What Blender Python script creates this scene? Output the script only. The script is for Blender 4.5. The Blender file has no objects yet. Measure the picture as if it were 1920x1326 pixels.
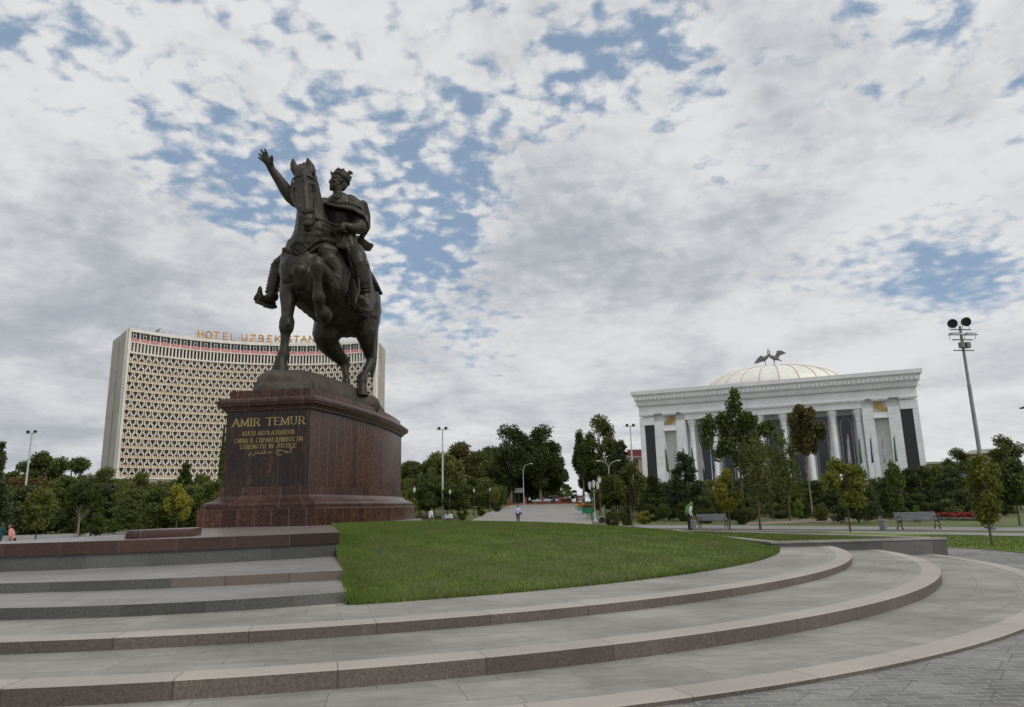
import bpy, bmesh, math, random
import numpy as np
from mathutils import Vector, Matrix
R_ = math.radians
random.seed(7); rng = np.random.default_rng(11)
scn = bpy.context.scene
# ------------------------------------------------------------------ camera
FPX = 1340.0; PITCH = math.atan(287/1340); ROLL = R_(1.3); EYE = 1.65
Fv = Vector((0, math.cos(PITCH), math.sin(PITCH)))
U0 = Vector((0, -math.sin(PITCH), math.cos(PITCH))); R0 = Vector((1, 0, 0))
Uv = U0*math.cos(ROLL) + R0*math.sin(ROLL); Rv = R0*math.cos(ROLL) - U0*math.sin(ROLL)
cd = bpy.data.cameras.new('camera'); cam = bpy.data.objects.new('camera', cd); scn.collection.objects.link(cam)
cd.sensor_width = 36; cd.lens = FPX/1920*36; cd.clip_start = 0.1; cd.clip_end = 20000
cam.matrix_world = Matrix.Translation((0, 0, EYE)) @ Matrix((Rv, Uv, -Fv)).transposed().to_4x4()
scn.camera = cam
# ------------------------------------------------------------------ sky and sun
SUN_EL, SUN_AZ = R_(48), R_(128)          # azimuth clockwise from +Y : behind the viewer's right shoulder
sd = Vector((math.sin(SUN_AZ)*math.cos(SUN_EL), math.cos(SUN_AZ)*math.cos(SUN_EL), math.sin(SUN_EL)))
sl = bpy.data.lights.new('sun', 'SUN'); sl.energy = 1.25; sl.angle = R_(24); sl.color = (1, .955, .88)
so = bpy.data.objects.new('sun', sl); scn.collection.objects.link(so)
so.rotation_euler = sd.to_track_quat('Z', 'Y').to_euler()
scn.view_settings.view_transform = 'Standard'; scn.view_settings.look = 'None'
scn.view_settings.exposure = 0.2; scn.view_settings.gamma = 1; scn.view_settings.use_curve_mapping = False

def pixdir(x, y): return (Fv*FPX + Rv*(x-960) - Uv*(y-663)).normalized()
def G(x, y, z=0.0):                        # point of the photo on a level plane
    d = pixdir(x, y); t = (z-EYE)/d.z; return Vector((0, 0, EYE)) + d*t
def D(x, y, Y):                            # point of the photo at a known distance
    d = pixdir(x, y); return Vector((0, 0, EYE)) + d*(Y/d.y)
def MPP(p): return (Vector(p)-Vector((0, 0, EYE))).dot(Fv)/FPX   # metres per photo pixel there

class NT:
    def __init__(s, nt): s.nt = nt
    def n(s, t, props=None, **inp):
        nd = s.nt.nodes.new(t)
        for k, v in (props or {}).items(): setattr(nd, k, v)
        for k, v in inp.items():
            key = int(k[1:]) if k[0] == '_' and k[1:].isdigit() else k.replace('_', ' ')
            s.put(nd.inputs[key], v)
        return nd
    def put(s, sock, v):
        if isinstance(v, bpy.types.NodeSocket): s.nt.links.new(v, sock)
        elif isinstance(v, bpy.types.Node): s.nt.links.new(v.outputs[0], sock)
        else:
            if hasattr(sock.default_value, '__len__') and not hasattr(v, '__len__'): v = [v]*len(sock.default_value)
            if hasattr(sock.default_value, '__len__') and len(sock.default_value) == 4 and len(v) == 3: v = (*v, 1)
            sock.default_value = v
    def m(s, op, a, b=0.0, c=None, clamp=False):
        kw = dict(_0=a, _1=b)
        if c is not None: kw['_2'] = c
        return s.n('ShaderNodeMath', dict(operation=op, use_clamp=clamp), **kw).outputs[0]
    def mr(s, v, a, b, c=0.0, d=1.0, mode='LINEAR'):
        nd = s.n('ShaderNodeMapRange', dict(interpolation_type=mode), Value=v, From_Min=a, From_Max=b, To_Min=c, To_Max=d)
        return nd.outputs[0]
    def noise(s, vec, scale, detail=4, rough=.55, dist=0.0, col=False):
        nd = s.n('ShaderNodeTexNoise', {}, Vector=vec, Scale=scale, Detail=detail, Roughness=rough, Distortion=dist)
        return nd.outputs[1 if col else 0]
    def mix(s, f, a, b, mode='MIX'):
        nd = s.nt.nodes.new('ShaderNodeMix'); nd.data_type = 'RGBA'; nd.blend_type = mode
        s.put(nd.inputs[0], f); s.put(nd.inputs[6], a); s.put(nd.inputs[7], b); return nd.outputs[2]
    def vm(s, op, a, b=(0, 0, 0)): return s.n('ShaderNodeVectorMath', dict(operation=op), _0=a, _1=b)
    def sep(s, v): return s.n('ShaderNodeSeparateXYZ', {}, Vector=v)
    def comb(s, x, y, z=0.0): return s.n('ShaderNodeCombineXYZ', {}, X=x, Y=y, Z=z).outputs[0]

wd = bpy.data.worlds.new('World'); scn.world = wd; wd.use_nodes = True
wt = wd.node_tree; wt.nodes.clear(); W = NT(wt)
sky = W.n('ShaderNodeTexSky', dict(sky_type='NISHITA', sun_disc=False, sun_elevation=SUN_EL, sun_rotation=SUN_AZ, air_density=1.0, dust_density=.8, ozone_density=1.6))
tc = W.n('ShaderNodeTexCoord'); gen = tc.outputs['Generated']
sx = W.sep(gen); zc = W.m('MAXIMUM', sx.outputs[2], 0.0)
den = W.m('ADD', zc, 0.24)
px_ = W.m('DIVIDE', sx.outputs[0], den); py_ = W.m('DIVIDE', sx.outputs[1], den)
pl = W.comb(px_, py_, 0.0)
def blobsum(lst):
    tot = None
    for x, y, w, a in lst:
        d = pixdir(x, y); dist = W.vm('DISTANCE', gen, tuple(d)).outputs['Value']
        v = W.mr(dist, 0.0, w/1340.0, a, 0.0, 'SMOOTHERSTEP')
        tot = v if tot is None else W.m('ADD', tot, v)
    return tot
holes = blobsum([(370, 325, 230, .30), (490, 372, 140, .17), (130, 100, 130, .2), (330, 10, 110, .18), (520, 30, 110, .22), (560, 250, 110, .16), (840, 265, 190, .23),
    (720, 330, 120, .16), (780, 440, 180, .22), (900, 370, 150, .16), (830, 520, 150, .24), (930, 600, 170, .16), (1130, 180, 190, .22), (1240, 40, 100, .24), (1330, 120, 120, .13), (1590, 15, 70, .12),
    (1540, 495, 130, .18), (1640, 520, 150, .24), (1740, 500, 150, .22), (1870, 515, 170, .28), (1800, 545, 120, .12), (1790, 110, 150, .08), (1900, 240, 110, .13), (1430, 520, 130, .15), (700, 600, 100, .14), (1060, 90, 130, .16), (620, 150, 90, .16)])
solid = blobsum([(1130, 450, 330, .34), (200, 520, 380, .30), (60, 300, 200, .2), (1150, 300, 150, .2), (200, 160, 120, .14), (1500, 350, 260, .22), (640, 30, 130, .1), (1750, 640, 420, .22), (1800, 30, 260, .14), (1480, 130, 200, .08), (1200, 760, 520, .25), (300, 800, 500, .28), (1700, 230, 140, .14)])
elev = W.mr(sx.outputs[2], .10, .45, 0, 1, 'SMOOTHSTEP')                     # near the horizon the puffs merge into smooth streaks
n_mid = W.noise(pl, 3.8, 5, .58, 0)
wrp = W.vm('ADD', pl, W.vm('MULTIPLY', W.vm('SUBTRACT', W.noise(pl, 8, 3, .6, 0, True), (.5, .5, .5)), (.055, .055, 0))).outputs[0]
n_fin = W.noise(wrp, 19.0, 8, .60, 0)
vo = W.n('ShaderNodeTexVoronoi', dict(feature='SMOOTH_F1'), Vector=wrp, Scale=30.0, Smoothness=1.0, Randomness=1.0).outputs[0]
tex = W.m('ADD', W.m('MULTIPLY', W.m('SUBTRACT', n_mid, .5), 1.0), W.m('MULTIPLY', W.m('SUBTRACT', n_fin, .5), 1.25))
tex = W.m('SUBTRACT', tex, W.m('MULTIPLY', W.m('SUBTRACT', vo, .42), .75))
calm = W.m('SUBTRACT', 1.0, blobsum([(1650, 500, 420, .30), (1100, 460, 300, .5), (150, 560, 420, .4)]), clamp=True)
tex = W.m('MULTIPLY', W.m('MULTIPLY', tex, W.mr(elev, 0, 1, .45, 1)), calm)
cov = W.m('ADD', tex, W.m('ADD', .715, W.m('SUBTRACT', W.m('MULTIPLY', solid, .85), W.m('MULTIPLY', holes, 1.0))))
dens = W.mr(cov, .28, .70, 0, 1, 'SMOOTHSTEP')
low = W.mr(sx.outputs[2], .0, .26, 1, 0, 'SMOOTHSTEP')
dens = W.m('MAXIMUM', dens, W.m('MULTIPLY', low, .95))
dens = W.mr(dens, 0, 1, .06, 1)
greyb = blobsum([(1090, 440, 330, .62), (150, 560, 420, .20), (420, 470, 250, .12), (250, 820, 520, .36), (860, 800, 350, .22), (1480, 330, 260, .2), (60, 330, 260, .16), (1300, 560, 260, .22), (1250, 740, 200, .12)])
whiteb = blobsum([(1150, 225, 120, .4), (170, 160, 150, .3), (1250, 260, 160, .2), (600, 60, 260, .16), (1000, 60, 300, .16), (1700, 400, 300, .15), (1600, 620, 420, .14)])
sh = W.noise(W.vm('ADD', pl, (3.1, .4, 0)).outputs[0], 2.6, 6, .55, .5)
shade = W.m('SUBTRACT', W.m('ADD', W.mr(sh, .32, .70, -.12, .68, 'SMOOTHSTEP'), greyb), whiteb)
shade = W.m('ADD', shade, W.m('MULTIPLY', W.mr(n_fin, .35, .65, .30, -.30), W.mr(elev, 0, 1, .35, 1)))
shade = W.m('ADD', shade, W.mr(cov, .55, 1.0, -.10, .16)); shade = W.m('ADD', shade, W.mr(n_mid, .3, .7, -.22, .22))
shade = W.mr(shade, -.22, 1.6, 0, 1, 'SMOOTHSTEP')
ccol = W.mix(shade, (7.05, 7.1, 7.2), (3.8, 4.05, 4.5))
skyc = W.mix(1.0, sky.outputs[0], (.86, .97, 1.18), 'MULTIPLY')
skyc = W.mix(.7, skyc, (2.5, 3.5, 4.7))
fin = W.mix(dens, skyc, ccol)
bg = W.n('ShaderNodeBackground', {}, Color=fin, Strength=.092)
wo = W.n('ShaderNodeOutputWorld'); wt.links.new(bg.outputs[0], wo.inputs[0])

# ------------------------------------------------------------------ materials
MATS = {}
def newmat(name):
    m = bpy.data.materials.new(name); m.use_nodes = True; nt = m.node_tree; nt.nodes.clear(); N = NT(nt)
    out = N.n('ShaderNodeOutputMaterial'); b = N.n('ShaderNodeBsdfPrincipled'); nt.links.new(b.outputs[0], out.inputs[0])
    MATS[name] = m; return m, N, b, out
def pos(N): return N.n('ShaderNodeNewGeometry').outputs['Position']
def plain(name, c, rough=.6, metal=0.0, var=.15, scale=3.0, bump=0.0, bscale=40, spec=.5):
    m, N, b, o = newmat(name); p = N.n('ShaderNodeTexCoord').outputs['Object']
    n = N.noise(p, scale, 5, .6); f = N.mr(n, .3, .7, 1-var, 1+var)
    N.put(b.inputs['Base Color'], N.mix(1.0, (*c, 1), N.comb(f, f, f), 'MULTIPLY'))
    b.inputs['Roughness'].default_value = rough; b.inputs['Metallic'].default_value = metal; b.inputs['Specular IOR Level'].default_value = spec
    if bump:
        bn = N.n('ShaderNodeBump', {}, Strength=bump, Distance=.02, Height=N.noise(p, bscale, 5, .6)); N.put(b.inputs['Normal'], bn)
    return m
def granite(name, c1, c2, rough, speck=60, mortar=None, mode='xy', bw=1.0, rh=.5, center=(0, 0), RR=15, off=.5, bump=.25, streak=None, msize=.008, pv=.22, speckamp=.5, flecks=0.0, blotch=.18):
    """speckled stone with slab joints; mode: xy, polar (angle*R, radius), uv"""
    m, N, b, o = newmat(name); P = pos(N)
    if mode == 'polar':
        s = N.sep(N.vm('SUBTRACT', P, (center[0], center[1], 0)).outputs[0])
        ang = N.m('ARCTAN2', s.outputs[1], s.outputs[0]); rad = N.m('SQRT', N.m('ADD', N.m('MULTIPLY', s.outputs[0], s.outputs[0]), N.m('MULTIPLY', s.outputs[1], s.outputs[1])))
        vec = N.comb(N.m('MULTIPLY', ang, RR), N.m('ADD', rad, -RR+100*rh))
    elif mode == 'polarside':
        s = N.sep(N.vm('SUBTRACT', P, (center[0], center[1], 0)).outputs[0])
        ang = N.m('ARCTAN2', s.outputs[1], s.outputs[0]); vec = N.comb(N.m('MULTIPLY', ang, RR), .5*rh)
    elif mode == 'uv': vec = N.n('ShaderNodeUVMap', {}).outputs[0]
    else: vec = P
    br = N.n('ShaderNodeTexBrick', dict(offset=off, offset_frequency=2), Vector=vec, Color1=(1-pv, 1-pv, 1-pv, 1), Color2=(1+pv, 1+pv, 1+pv, 1), Mortar=(1, 1, 1, 1), Scale=1.0, Mortar_Size=msize, Mortar_Smooth=.3, Bias=0.0, Brick_Width=bw, Row_Height=rh)
    sp = N.noise(P, speck, 3, .7); sp2 = N.noise(P, speck*(.23 if speck > 30 else .35), 5, .7); bl = N.noise(P, .55, 5, .6)
    f = N.mr(N.m('ADD', N.m('MULTIPLY', sp, .6), N.m('MULTIPLY', sp2, .4)), .5-.16/speckamp*.5, .5+.16/speckamp*.5, 0, 1)
    col = N.mix(f, c1, c2)
    if streak:
        mp = N.n('ShaderNodeMapping', {}, Vector=P, Rotation=(0, R_(28), 0), Scale=(5, 5, .8))
        sf = N.mr(N.noise(mp, 1.3, 6, .7, .6), .52, .70, 0, .8, 'SMOOTHSTEP'); col = N.mix(sf, col, streak)
    if name[:5] == 'tread' or name == 'stair_top':
        st_ = N.noise(N.n('ShaderNodeMapping', {}, Vector=P, Scale=(.9, 2.6, 1)), 1.7, 7, .72, .8); sf_ = N.mr(st_, .38, .66, .87, 1.09, 'SMOOTHSTEP'); col = N.mix(1.0, col, N.comb(sf_, sf_, sf_), 'MULTIPLY'); col = N.mix(N.mr(N.noise(P, 2.3, 6, .7), .60, .74, 0, .35), col, (.25, .225, .19))
    if flecks:
        v = N.n('ShaderNodeTexVoronoi', {}, Vector=P, Scale=26.0); ff = N.m('MULTIPLY', N.mr(v.outputs['Distance'], .16, .10, 0, 1), N.mr(N.sep(v.outputs['Color']).outputs[0], .8, .86, 0, flecks)); col = N.mix(ff, col, (.42, .38, .34))
    k = N.mr(bl, .3, .7, 1-blotch, 1+blotch); col = N.mix(1.0, col, N.comb(k, k, k), 'MULTIPLY')
    col = N.mix(1.0, col, br.outputs[0], 'MULTIPLY')
    if mortar: col = N.mix(br.outputs[1], col, mortar)
    N.put(b.inputs['Base Color'], col)
    N.put(b.inputs['Roughness'], N.mr(sp2, .3, .7, rough*.8, min(1, rough*1.2)))
    h = N.m('SUBTRACT', N.m('MULTIPLY', sp, .12), br.outputs[1])
    N.put(b.inputs['Normal'], N.n('ShaderNodeBump', {}, Strength=bump, Distance=.012, Height=h)); return m
def leafmat(name, c1, c2, trans=.25):
    m, N, b, o = newmat(name)
    oi = N.n('ShaderNodeObjectInfo').outputs['Random']; g = N.n('ShaderNodeNewGeometry')
    t = N.n('ShaderNodeTexCoord').outputs['Object']; cl = N.noise(t, .9, 3, .5)
    f = N.m('ADD', N.m('MULTIPLY', g.outputs['Random Per Island'], .5), N.mr(cl, .35, .65, 0, .5), clamp=True)
    col = N.mix(f, c1, c2); k = N.mr(oi, 0, 1, .78, 1.2); col = N.mix(1.0, col, N.comb(k, k, N.mr(oi, 0, 1, .75, 1.0)), 'MULTIPLY')
    N.put(b.inputs['Base Color'], col); b.inputs['Roughness'].default_value = .6; b.inputs['Specular IOR Level'].default_value = .3
    tr = N.n('ShaderNodeBsdfTranslucent', {}, Color=col); ms = N.n('ShaderNodeMixShader', {}, _0=trans); N.nt.links.new(b.outputs[0], ms.inputs[1]); N.nt.links.new(tr.outputs[0], ms.inputs[2])
    N.nt.links.new(ms.outputs[0], o.inputs[0]); return m

# ------------------------------------------------------------------ mesh helpers
COL = scn.collection
def link(o, parent=None):
    COL.objects.link(o)
    if parent is not None: o.parent = parent
    return o
def tag(o, label=None, cat=None, group=None, kind=None):
    if label: o['label'] = label
    if cat: o['category'] = cat
    if group: o['group'] = group
    if kind: o['kind'] = kind
    return o
def thing(name, loc, label, cat, group=None, rz=0.0):
    o = bpy.data.objects.new(name, None); o.location = loc; o.rotation_euler = (0, 0, rz); o.empty_display_size = .3
    COL.objects.link(o); return tag(o, label, cat, group)
class MB:
    def __init__(s): s.v = []; s.f = []; s.mi = []; s.uv = None
    def add(s, vs, fs, mi=0):
        b = len(s.v); s.v += [tuple(v) for v in vs]; s.f += [tuple(i+b for i in f) for f in fs]; s.mi += [mi]*len(fs); return s
    def box(s, c, sz, ax=None, mi=0):
        """c centre, sz full sizes, ax = 3 unit axes or rotz angle"""
        if ax is None: A = (Vector((1, 0, 0)), Vector((0, 1, 0)), Vector((0, 0, 1)))
        elif isinstance(ax, (int, float)): A = (Vector((math.cos(ax), math.sin(ax), 0)), Vector((-math.sin(ax), math.cos(ax), 0)), Vector((0, 0, 1)))
        else: A = ax
        c = Vector(c); h = [x/2 for x in sz]
        vs = [c + A[0]*h[0]*i + A[1]*h[1]*j + A[2]*h[2]*k for k in (-1, 1) for j in (-1, 1) for i in (-1, 1)]
        return s.add(vs, [(0, 2, 3, 1), (4, 5, 7, 6), (0, 1, 5, 4), (2, 6, 7, 3), (0, 4, 6, 2), (1, 3, 7, 5)], mi)
    def bar(s, a, b, w, d=None, up=None, mi=0):
        a = Vector(a); b = Vector(b); z = (b-a); L = z.length
        if L < 1e-6: return s
        z.normalize(); up = Vector(up) if up is not None else (Vector((0, 0, 1)) if abs(z.z) < .9 else Vector((0, 1, 0)))
        x = z.cross(up).normalized(); y = z.cross(x).normalized()
        return s.box((a+b)/2, (w, d or w, L), (x, y, z), mi)
    def tube(s, pts, rad, seg=8, mi=0, cap=True):
        pts = [Vector(p) for p in pts]
        if not hasattr(rad, '__len__'): rad = [rad]*len(pts)
        rings = []; prev = None
        for i, p in enumerate(pts):
            t = (pts[min(i+1, len(pts)-1)] - pts[max(i-1, 0)]).normalized()
            if prev is None: x = t.cross(Vector((0, 0, 1)) if abs(t.z) < .9 else Vector((0, 1, 0))).normalized()
            else: x = (prev - t*prev.dot(t)).normalized()
            prev = x; y = t.cross(x)
            rings.append([p + (x*math.cos(2*math.pi*k/seg) + y*math.sin(2*math.pi*k/seg))*rad[i] for k in range(seg)])
        vs = [v for r in rings for v in r]; fs = []
        for i in range(len(rings)-1):
            for k in range(seg): fs.append((i*seg+k, i*seg+(k+1) % seg, (i+1)*seg+(k+1) % seg, (i+1)*seg+k))
        if cap: fs.append(tuple(range(seg))[::-1]); fs.append(tuple((len(rings)-1)*seg+k for k in range(seg)))
        return s.add(vs, fs, mi)
    def lathe(s, prof, c=(0, 0, 0), seg=24, mi=0, a0=0, a1=2*math.pi):
        c = Vector(c); full = abs(a1-a0-2*math.pi) < 1e-6; n = seg if full else seg+1
        vs = [c + Vector((r*math.cos(a0+(a1-a0)*k/seg), r*math.sin(a0+(a1-a0)*k/seg), z)) for r, z in prof for k in range(n)]; fs = []
        for i in range(len(prof)-1):
            for k in range(seg):
                k2 = (k+1) % n; fs.append((i*n+k, i*n+k2, (i+1)*n+k2, (i+1)*n+k))
        return s.add(vs, fs, mi)
    def prism(s, poly, z0, z1, mi=0, top=True, bottom=True, side=True):
        n = len(poly); vs = [(p[0], p[1], z0) for p in poly] + [(p[0], p[1], z1) for p in poly]; fs = []
        if side: fs += [(i, (i+1) % n, n+(i+1) % n, n+i) for i in range(n)]
        if top: fs.append(tuple(range(n, 2*n)))
        if bottom: fs.append(tuple(range(n))[::-1])
        return s.add(vs, fs, mi)
    def ball(s, c, r, sc=(1, 1, 1), seg=12, rings=8, mi=0, ax=None):
        c = Vector(c); vs = []; fs = []
        A = ax or (Vector((1, 0, 0)), Vector((0, 1, 0)), Vector((0, 0, 1)))
        for i in range(rings+1):
            t = math.pi*i/rings
            for k in range(seg):
                a = 2*math.pi*k/seg; vs.append(c + A[0]*(r*sc[0]*math.sin(t)*math.cos(a)) + A[1]*(r*sc[1]*math.sin(t)*math.sin(a)) + A[2]*(r*sc[2]*math.cos(t)))
        for i in range(rings):
            for k in range(seg): fs.append((i*seg+k, (i+1)*seg+k, (i+1)*seg+(k+1) % seg, i*seg+(k+1) % seg))
        return s.add(vs, fs, mi)
    def build(s, name, mats, parent=None, smooth=None, loc=None, bevel=0.0, uv=None):
        me = bpy.data.meshes.new(name); me.from_pydata(s.v, [], s.f)
        for m in (mats if isinstance(mats, (list, tuple)) else [mats]): me.materials.append(MATS[m] if isinstance(m, str) else m)
        if any(s.mi): me.polygons.foreach_set('material_index', s.mi)
        if uv:
            ul = me.uv_layers.new(name='UVMap'); 
            for lp in me.loops: ul.data[lp.index].uv = uv[lp.vertex_index]
        me.update()
        bm = bmesh.new(); bm.from_mesh(me); bmesh.ops.recalc_face_normals(bm, faces=bm.faces)
        if bevel: bmesh.ops.bevel(bm, geom=list(bm.edges), offset=bevel, segments=2, affect='EDGES', profile=.6)
        bm.to_mesh(me); bm.free()
        if smooth is not None:
            me.polygons.foreach_set('use_smooth', [True]*len(me.polygons)); me.set_sharp_from_angle(angle=R_(smooth))
        o = bpy.data.objects.new(name, me)
        if loc is not None: o.location = loc
        link(o, parent); return o
def relp(root, o):            # parent o (built in world coordinates) to root, keeping its place
    o.parent = root; o.matrix_parent_inverse = root.matrix_world.inverted(); return o
def W2L(root_loc, pts): return [Vector(p)-Vector(root_loc) for p in pts]

# remeshed organic bodies -------------------------------------------------
_bm = bmesh.new(); bmesh.ops.create_icosphere(_bm, subdivisions=2, radius=1.0); _bm.verts.ensure_lookup_table()
ICOV = np.array([v.co[:] for v in _bm.verts]); ICOF = np.array([[v.index for v in f.verts] for f in _bm.faces]); _bm.free()
def organic(name, chains, voxel, mats, parent=None, smooth=4, extra=None, disp=0.0):
    V = []; F = []; nb = 0
    for ch in chains:
        for i in range(len(ch)):
            p, r = Vector(ch[i][0]), ch[i][1]
            if i+1 < len(ch):
                q, r2 = Vector(ch[i+1][0]), ch[i+1][1]; L = (q-p).length; n = max(1, int(L/(.28*min(r, r2)+1e-6))); n = min(n, 40)
            else: q, r2, n = p, r, 1
            for k in range(n):
                t = k/n; c = p.lerp(q, t); rr = r+(r2-r)*t
                V.append(ICOV*rr+np.array(c[:])); F.append(ICOF+nb); nb += len(ICOV)
    if extra:
        for vs, fs in extra:
            V.append(np.array([tuple(v) for v in vs])); F += [None]; F[-1] = (nb, fs); nb += len(vs)
    faces = []
    for f in F:
        if isinstance(f, tuple): faces += [tuple(i+f[0] for i in ff) for ff in f[1]]
        else: faces += f.tolist()
    me = bpy.data.meshes.new(name+'_tmp'); me.from_pydata(np.concatenate(V).tolist(), [], faces)
    o = bpy.data.objects.new(name+'_tmp', me); COL.objects.link(o)
    md = o.modifiers.new('r', 'REMESH'); md.mode = 'VOXEL'; md.voxel_size = voxel
    if smooth: ms = o.modifiers.new('s', 'SMOOTH'); ms.factor = .5; ms.iterations = smooth
    dg = bpy.context.evaluated_depsgraph_get(); dg.update(); me2 = bpy.data.meshes.new_from_object(o.evaluated_get(dg), depsgraph=dg)
    bpy.data.objects.remove(o); bpy.data.meshes.remove(me)
    me2.name = name; me2.materials.clear(); me2.materials.append(MATS[mats]); me2.polygons.foreach_set('use_smooth', [True]*len(me2.polygons))
    ob = bpy.data.objects.new(name, me2); link(ob, parent); return ob

# ================================================================== SETTING
C1, R1 = (-4.44, 21.95), 16.5; C2, R2 = (-5.63, 22.69), 16.1; C3, R3 = (-6.52, 23.95), 15.79; CL, RL = (-7.48, 25.12), 15.41
granite('paver', (.150, .155, .148, 1), (.225, .225, .212, 1), .75, 60, (.33, .31, .265, 1), bw=.23, rh=.115, msize=.0075, bump=.7, pv=.16, blotch=.22)
_n = NT(MATS['paver'].node_tree); _b = MATS['paver'].node_tree.nodes['Principled BSDF']; _c = _b.inputs['Base Color'].links[0].from_socket
_v = _n.n('ShaderNodeMapping', {}, Vector=pos(_n), Rotation=(0, 0, R_(38)))
_k = _n.n('ShaderNodeTexBrick', dict(offset=.35, squash=.7), Vector=_v, Color1=(.86, .86, .86, 1), Color2=(1.12, 1.12, 1.1, 1), Mortar=(.66, .66, .66, 1), Scale=1.0, Mortar_Size=.009, Mortar_Smooth=.2, Brick_Width=.92, Row_Height=.46)
_n.put(_b.inputs['Base Color'], _n.mix(1.0, _c, _k.outputs[0], 'MULTIPLY'))
granite('tread1', (0.218, 0.213, 0.188, 1), (0.311, 0.296, 0.258, 1), .62, 70, (.175, .160, .138, 1), 'polar', 1.25, .62, C1, R1, msize=.007, pv=.09, blotch=.32, off=.37)
granite('tread2', (0.212, 0.209, 0.186, 1), (0.305, 0.292, 0.255, 1), .62, 70, (.175, .160, .138, 1), 'polar', 1.1, .60, C2, R2, msize=.007, pv=.09, blotch=.32, off=.4)
granite('tread3', (0.225, 0.218, 0.190, 1), (0.318, 0.300, 0.262, 1), .62, 70, (.175, .160, .138, 1), 'polar', .9, .55, C3, R3, msize=.007, pv=.09, blotch=.32)
for i, (c, r) in enumerate(((C1, R1), (C2, R2), (C3, R3))):
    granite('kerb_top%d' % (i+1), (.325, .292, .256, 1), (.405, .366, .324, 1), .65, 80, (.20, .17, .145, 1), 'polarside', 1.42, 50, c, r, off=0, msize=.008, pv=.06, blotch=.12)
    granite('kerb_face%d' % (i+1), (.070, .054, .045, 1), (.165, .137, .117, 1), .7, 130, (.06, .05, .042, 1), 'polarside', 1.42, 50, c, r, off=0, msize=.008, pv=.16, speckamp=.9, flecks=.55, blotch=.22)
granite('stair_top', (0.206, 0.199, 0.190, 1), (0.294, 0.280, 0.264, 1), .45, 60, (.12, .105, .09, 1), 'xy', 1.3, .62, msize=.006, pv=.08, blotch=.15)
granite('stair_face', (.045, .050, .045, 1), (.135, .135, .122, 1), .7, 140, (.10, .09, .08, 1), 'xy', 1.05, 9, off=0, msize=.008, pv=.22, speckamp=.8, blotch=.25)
granite('stair_face_pink', (.11, .085, .07, 1), (.21, .17, .145, 1), .7, 120, (.07, .055, .05, 1), 'xy', .95, 9, off=0, msize=.008, pv=.12, flecks=.4, blotch=.15)
granite('terrace_top', (0.163, 0.138, 0.130, 1), (0.237, 0.207, 0.194, 1), .3, 60, (.11, .09, .08, 1), 'xy', .9, .6, msize=.006, pv=.1, blotch=.15)
granite('terrace_red', (.030, .014, .011, 1), (.075, .036, .027, 1), .35, 110, (.08, .06, .055, 1), 'xy', .98, 9, off=0, msize=.012, pv=.4, speckamp=.9, blotch=.3)
granite('wall_grey', (.085, .086, .08, 1), (.15, .148, .135, 1), .65, 60, (.07, .065, .06, 1), 'xy', 1.5, 9, off=0, msize=.012, pv=.2, blotch=.35)
granite('coping', (.26, .245, .222, 1), (.33, .31, .285, 1), .6, 60, (.18, .16, .14, 1), 'xy', 1.2, 9, off=0, msize=.008, pv=.08)
granite('plaza_stone', (.235, .225, .205, 1), (.31, .295, .27, 1), .8, 8, (.22, .21, .19, 1), 'xy', 2.2, 1.1, msize=.03, pv=.1, blotch=.12)
granite('path_stone', (.20, .20, .19, 1), (.28, .275, .26, 1), .8, 10, (.18, .18, .17, 1), 'xy', .6, .3, msize=.012, pv=.08)
plain('soil_path', (.23, .175, .14), .9, var=.25, scale=.7)
plain('asphalt', (.11, .11, .108), .85, var=.2, scale=.4)
def grassmat(name, a, b_, c_, sc=1.0):
    m, N, b, o = newmat(name); P = pos(N)
    f = N.mr(N.noise(P, 1.3*sc, 5, .65), .40, .60); g = N.mr(N.noise(P, .45*sc, 4, .6), .44, .58); r = N.n('ShaderNodeNewGeometry').outputs['Random Per Island']
    col = N.mix(f, a, b_); col = N.mix(N.m('MULTIPLY', g, .6), col, c_); k = N.mr(r, 0, 1, .7, 1.3); col = N.mix(1.0, col, N.comb(k, k, k), 'MULTIPLY')
    N.put(b.inputs['Base Color'], col); b.inputs['Roughness'].default_value = .7; b.inputs['Specular IOR Level'].default_value = .2
    return m
grassmat('lawn_soil', (0.081, 0.094, 0.025, 1), (0.105, 0.122, 0.032, 1), (.07, .08, .03, 1))
grassmat('grass_blade', (0.095, 0.153, 0.027, 1), (0.137, 0.197, 0.038, 1), (.14, .155, .052, 1))
grassmat('park_ground', (0.072, 0.098, 0.029, 1), (0.123, 0.143, 0.042, 1), (.12, .11, .05, 1), .35)
grassmat('bright_lawn', (0.148, 0.204, 0.036, 1), (0.200, 0.244, 0.047, 1), (.12, .15, .045, 1), .6)

def zg(Y):
    if Y < 95: return 0.0
    if Y < 165: return 2.05*(Y-95)/70
    return min(3.2, 2.05+(Y-165)*.008)
# ground: one sheet out to the horizon, following the slope behind the square
m = MB(); ys = [-60, 0, 40, 95, 112, 130, 148, 165, 235, 310, 600, 1500, 5000, 12000]; xs = [-9000, -2500, -800, -300, -100, -30, 0, 30, 100, 300, 800, 2500, 9000]
m.add([(x, y, zg(y)-.02) for y in ys for x in xs], [(j*13+i, j*13+i+1, (j+1)*13+i+1, (j+1)*13+i) for j in range(len(ys)-1) for i in range(12)])
tag(m.build('ground', 'park_ground'), kind='structure')
def pxsheet(name, pts, mat, z=.01):
    m = MB(); P = [G(x, y, z) for x, y in pts]; m.prism([(p.x, p.y) for p in P], z-.3, z); return tag(m.build(name, mat), kind='structure')
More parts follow.
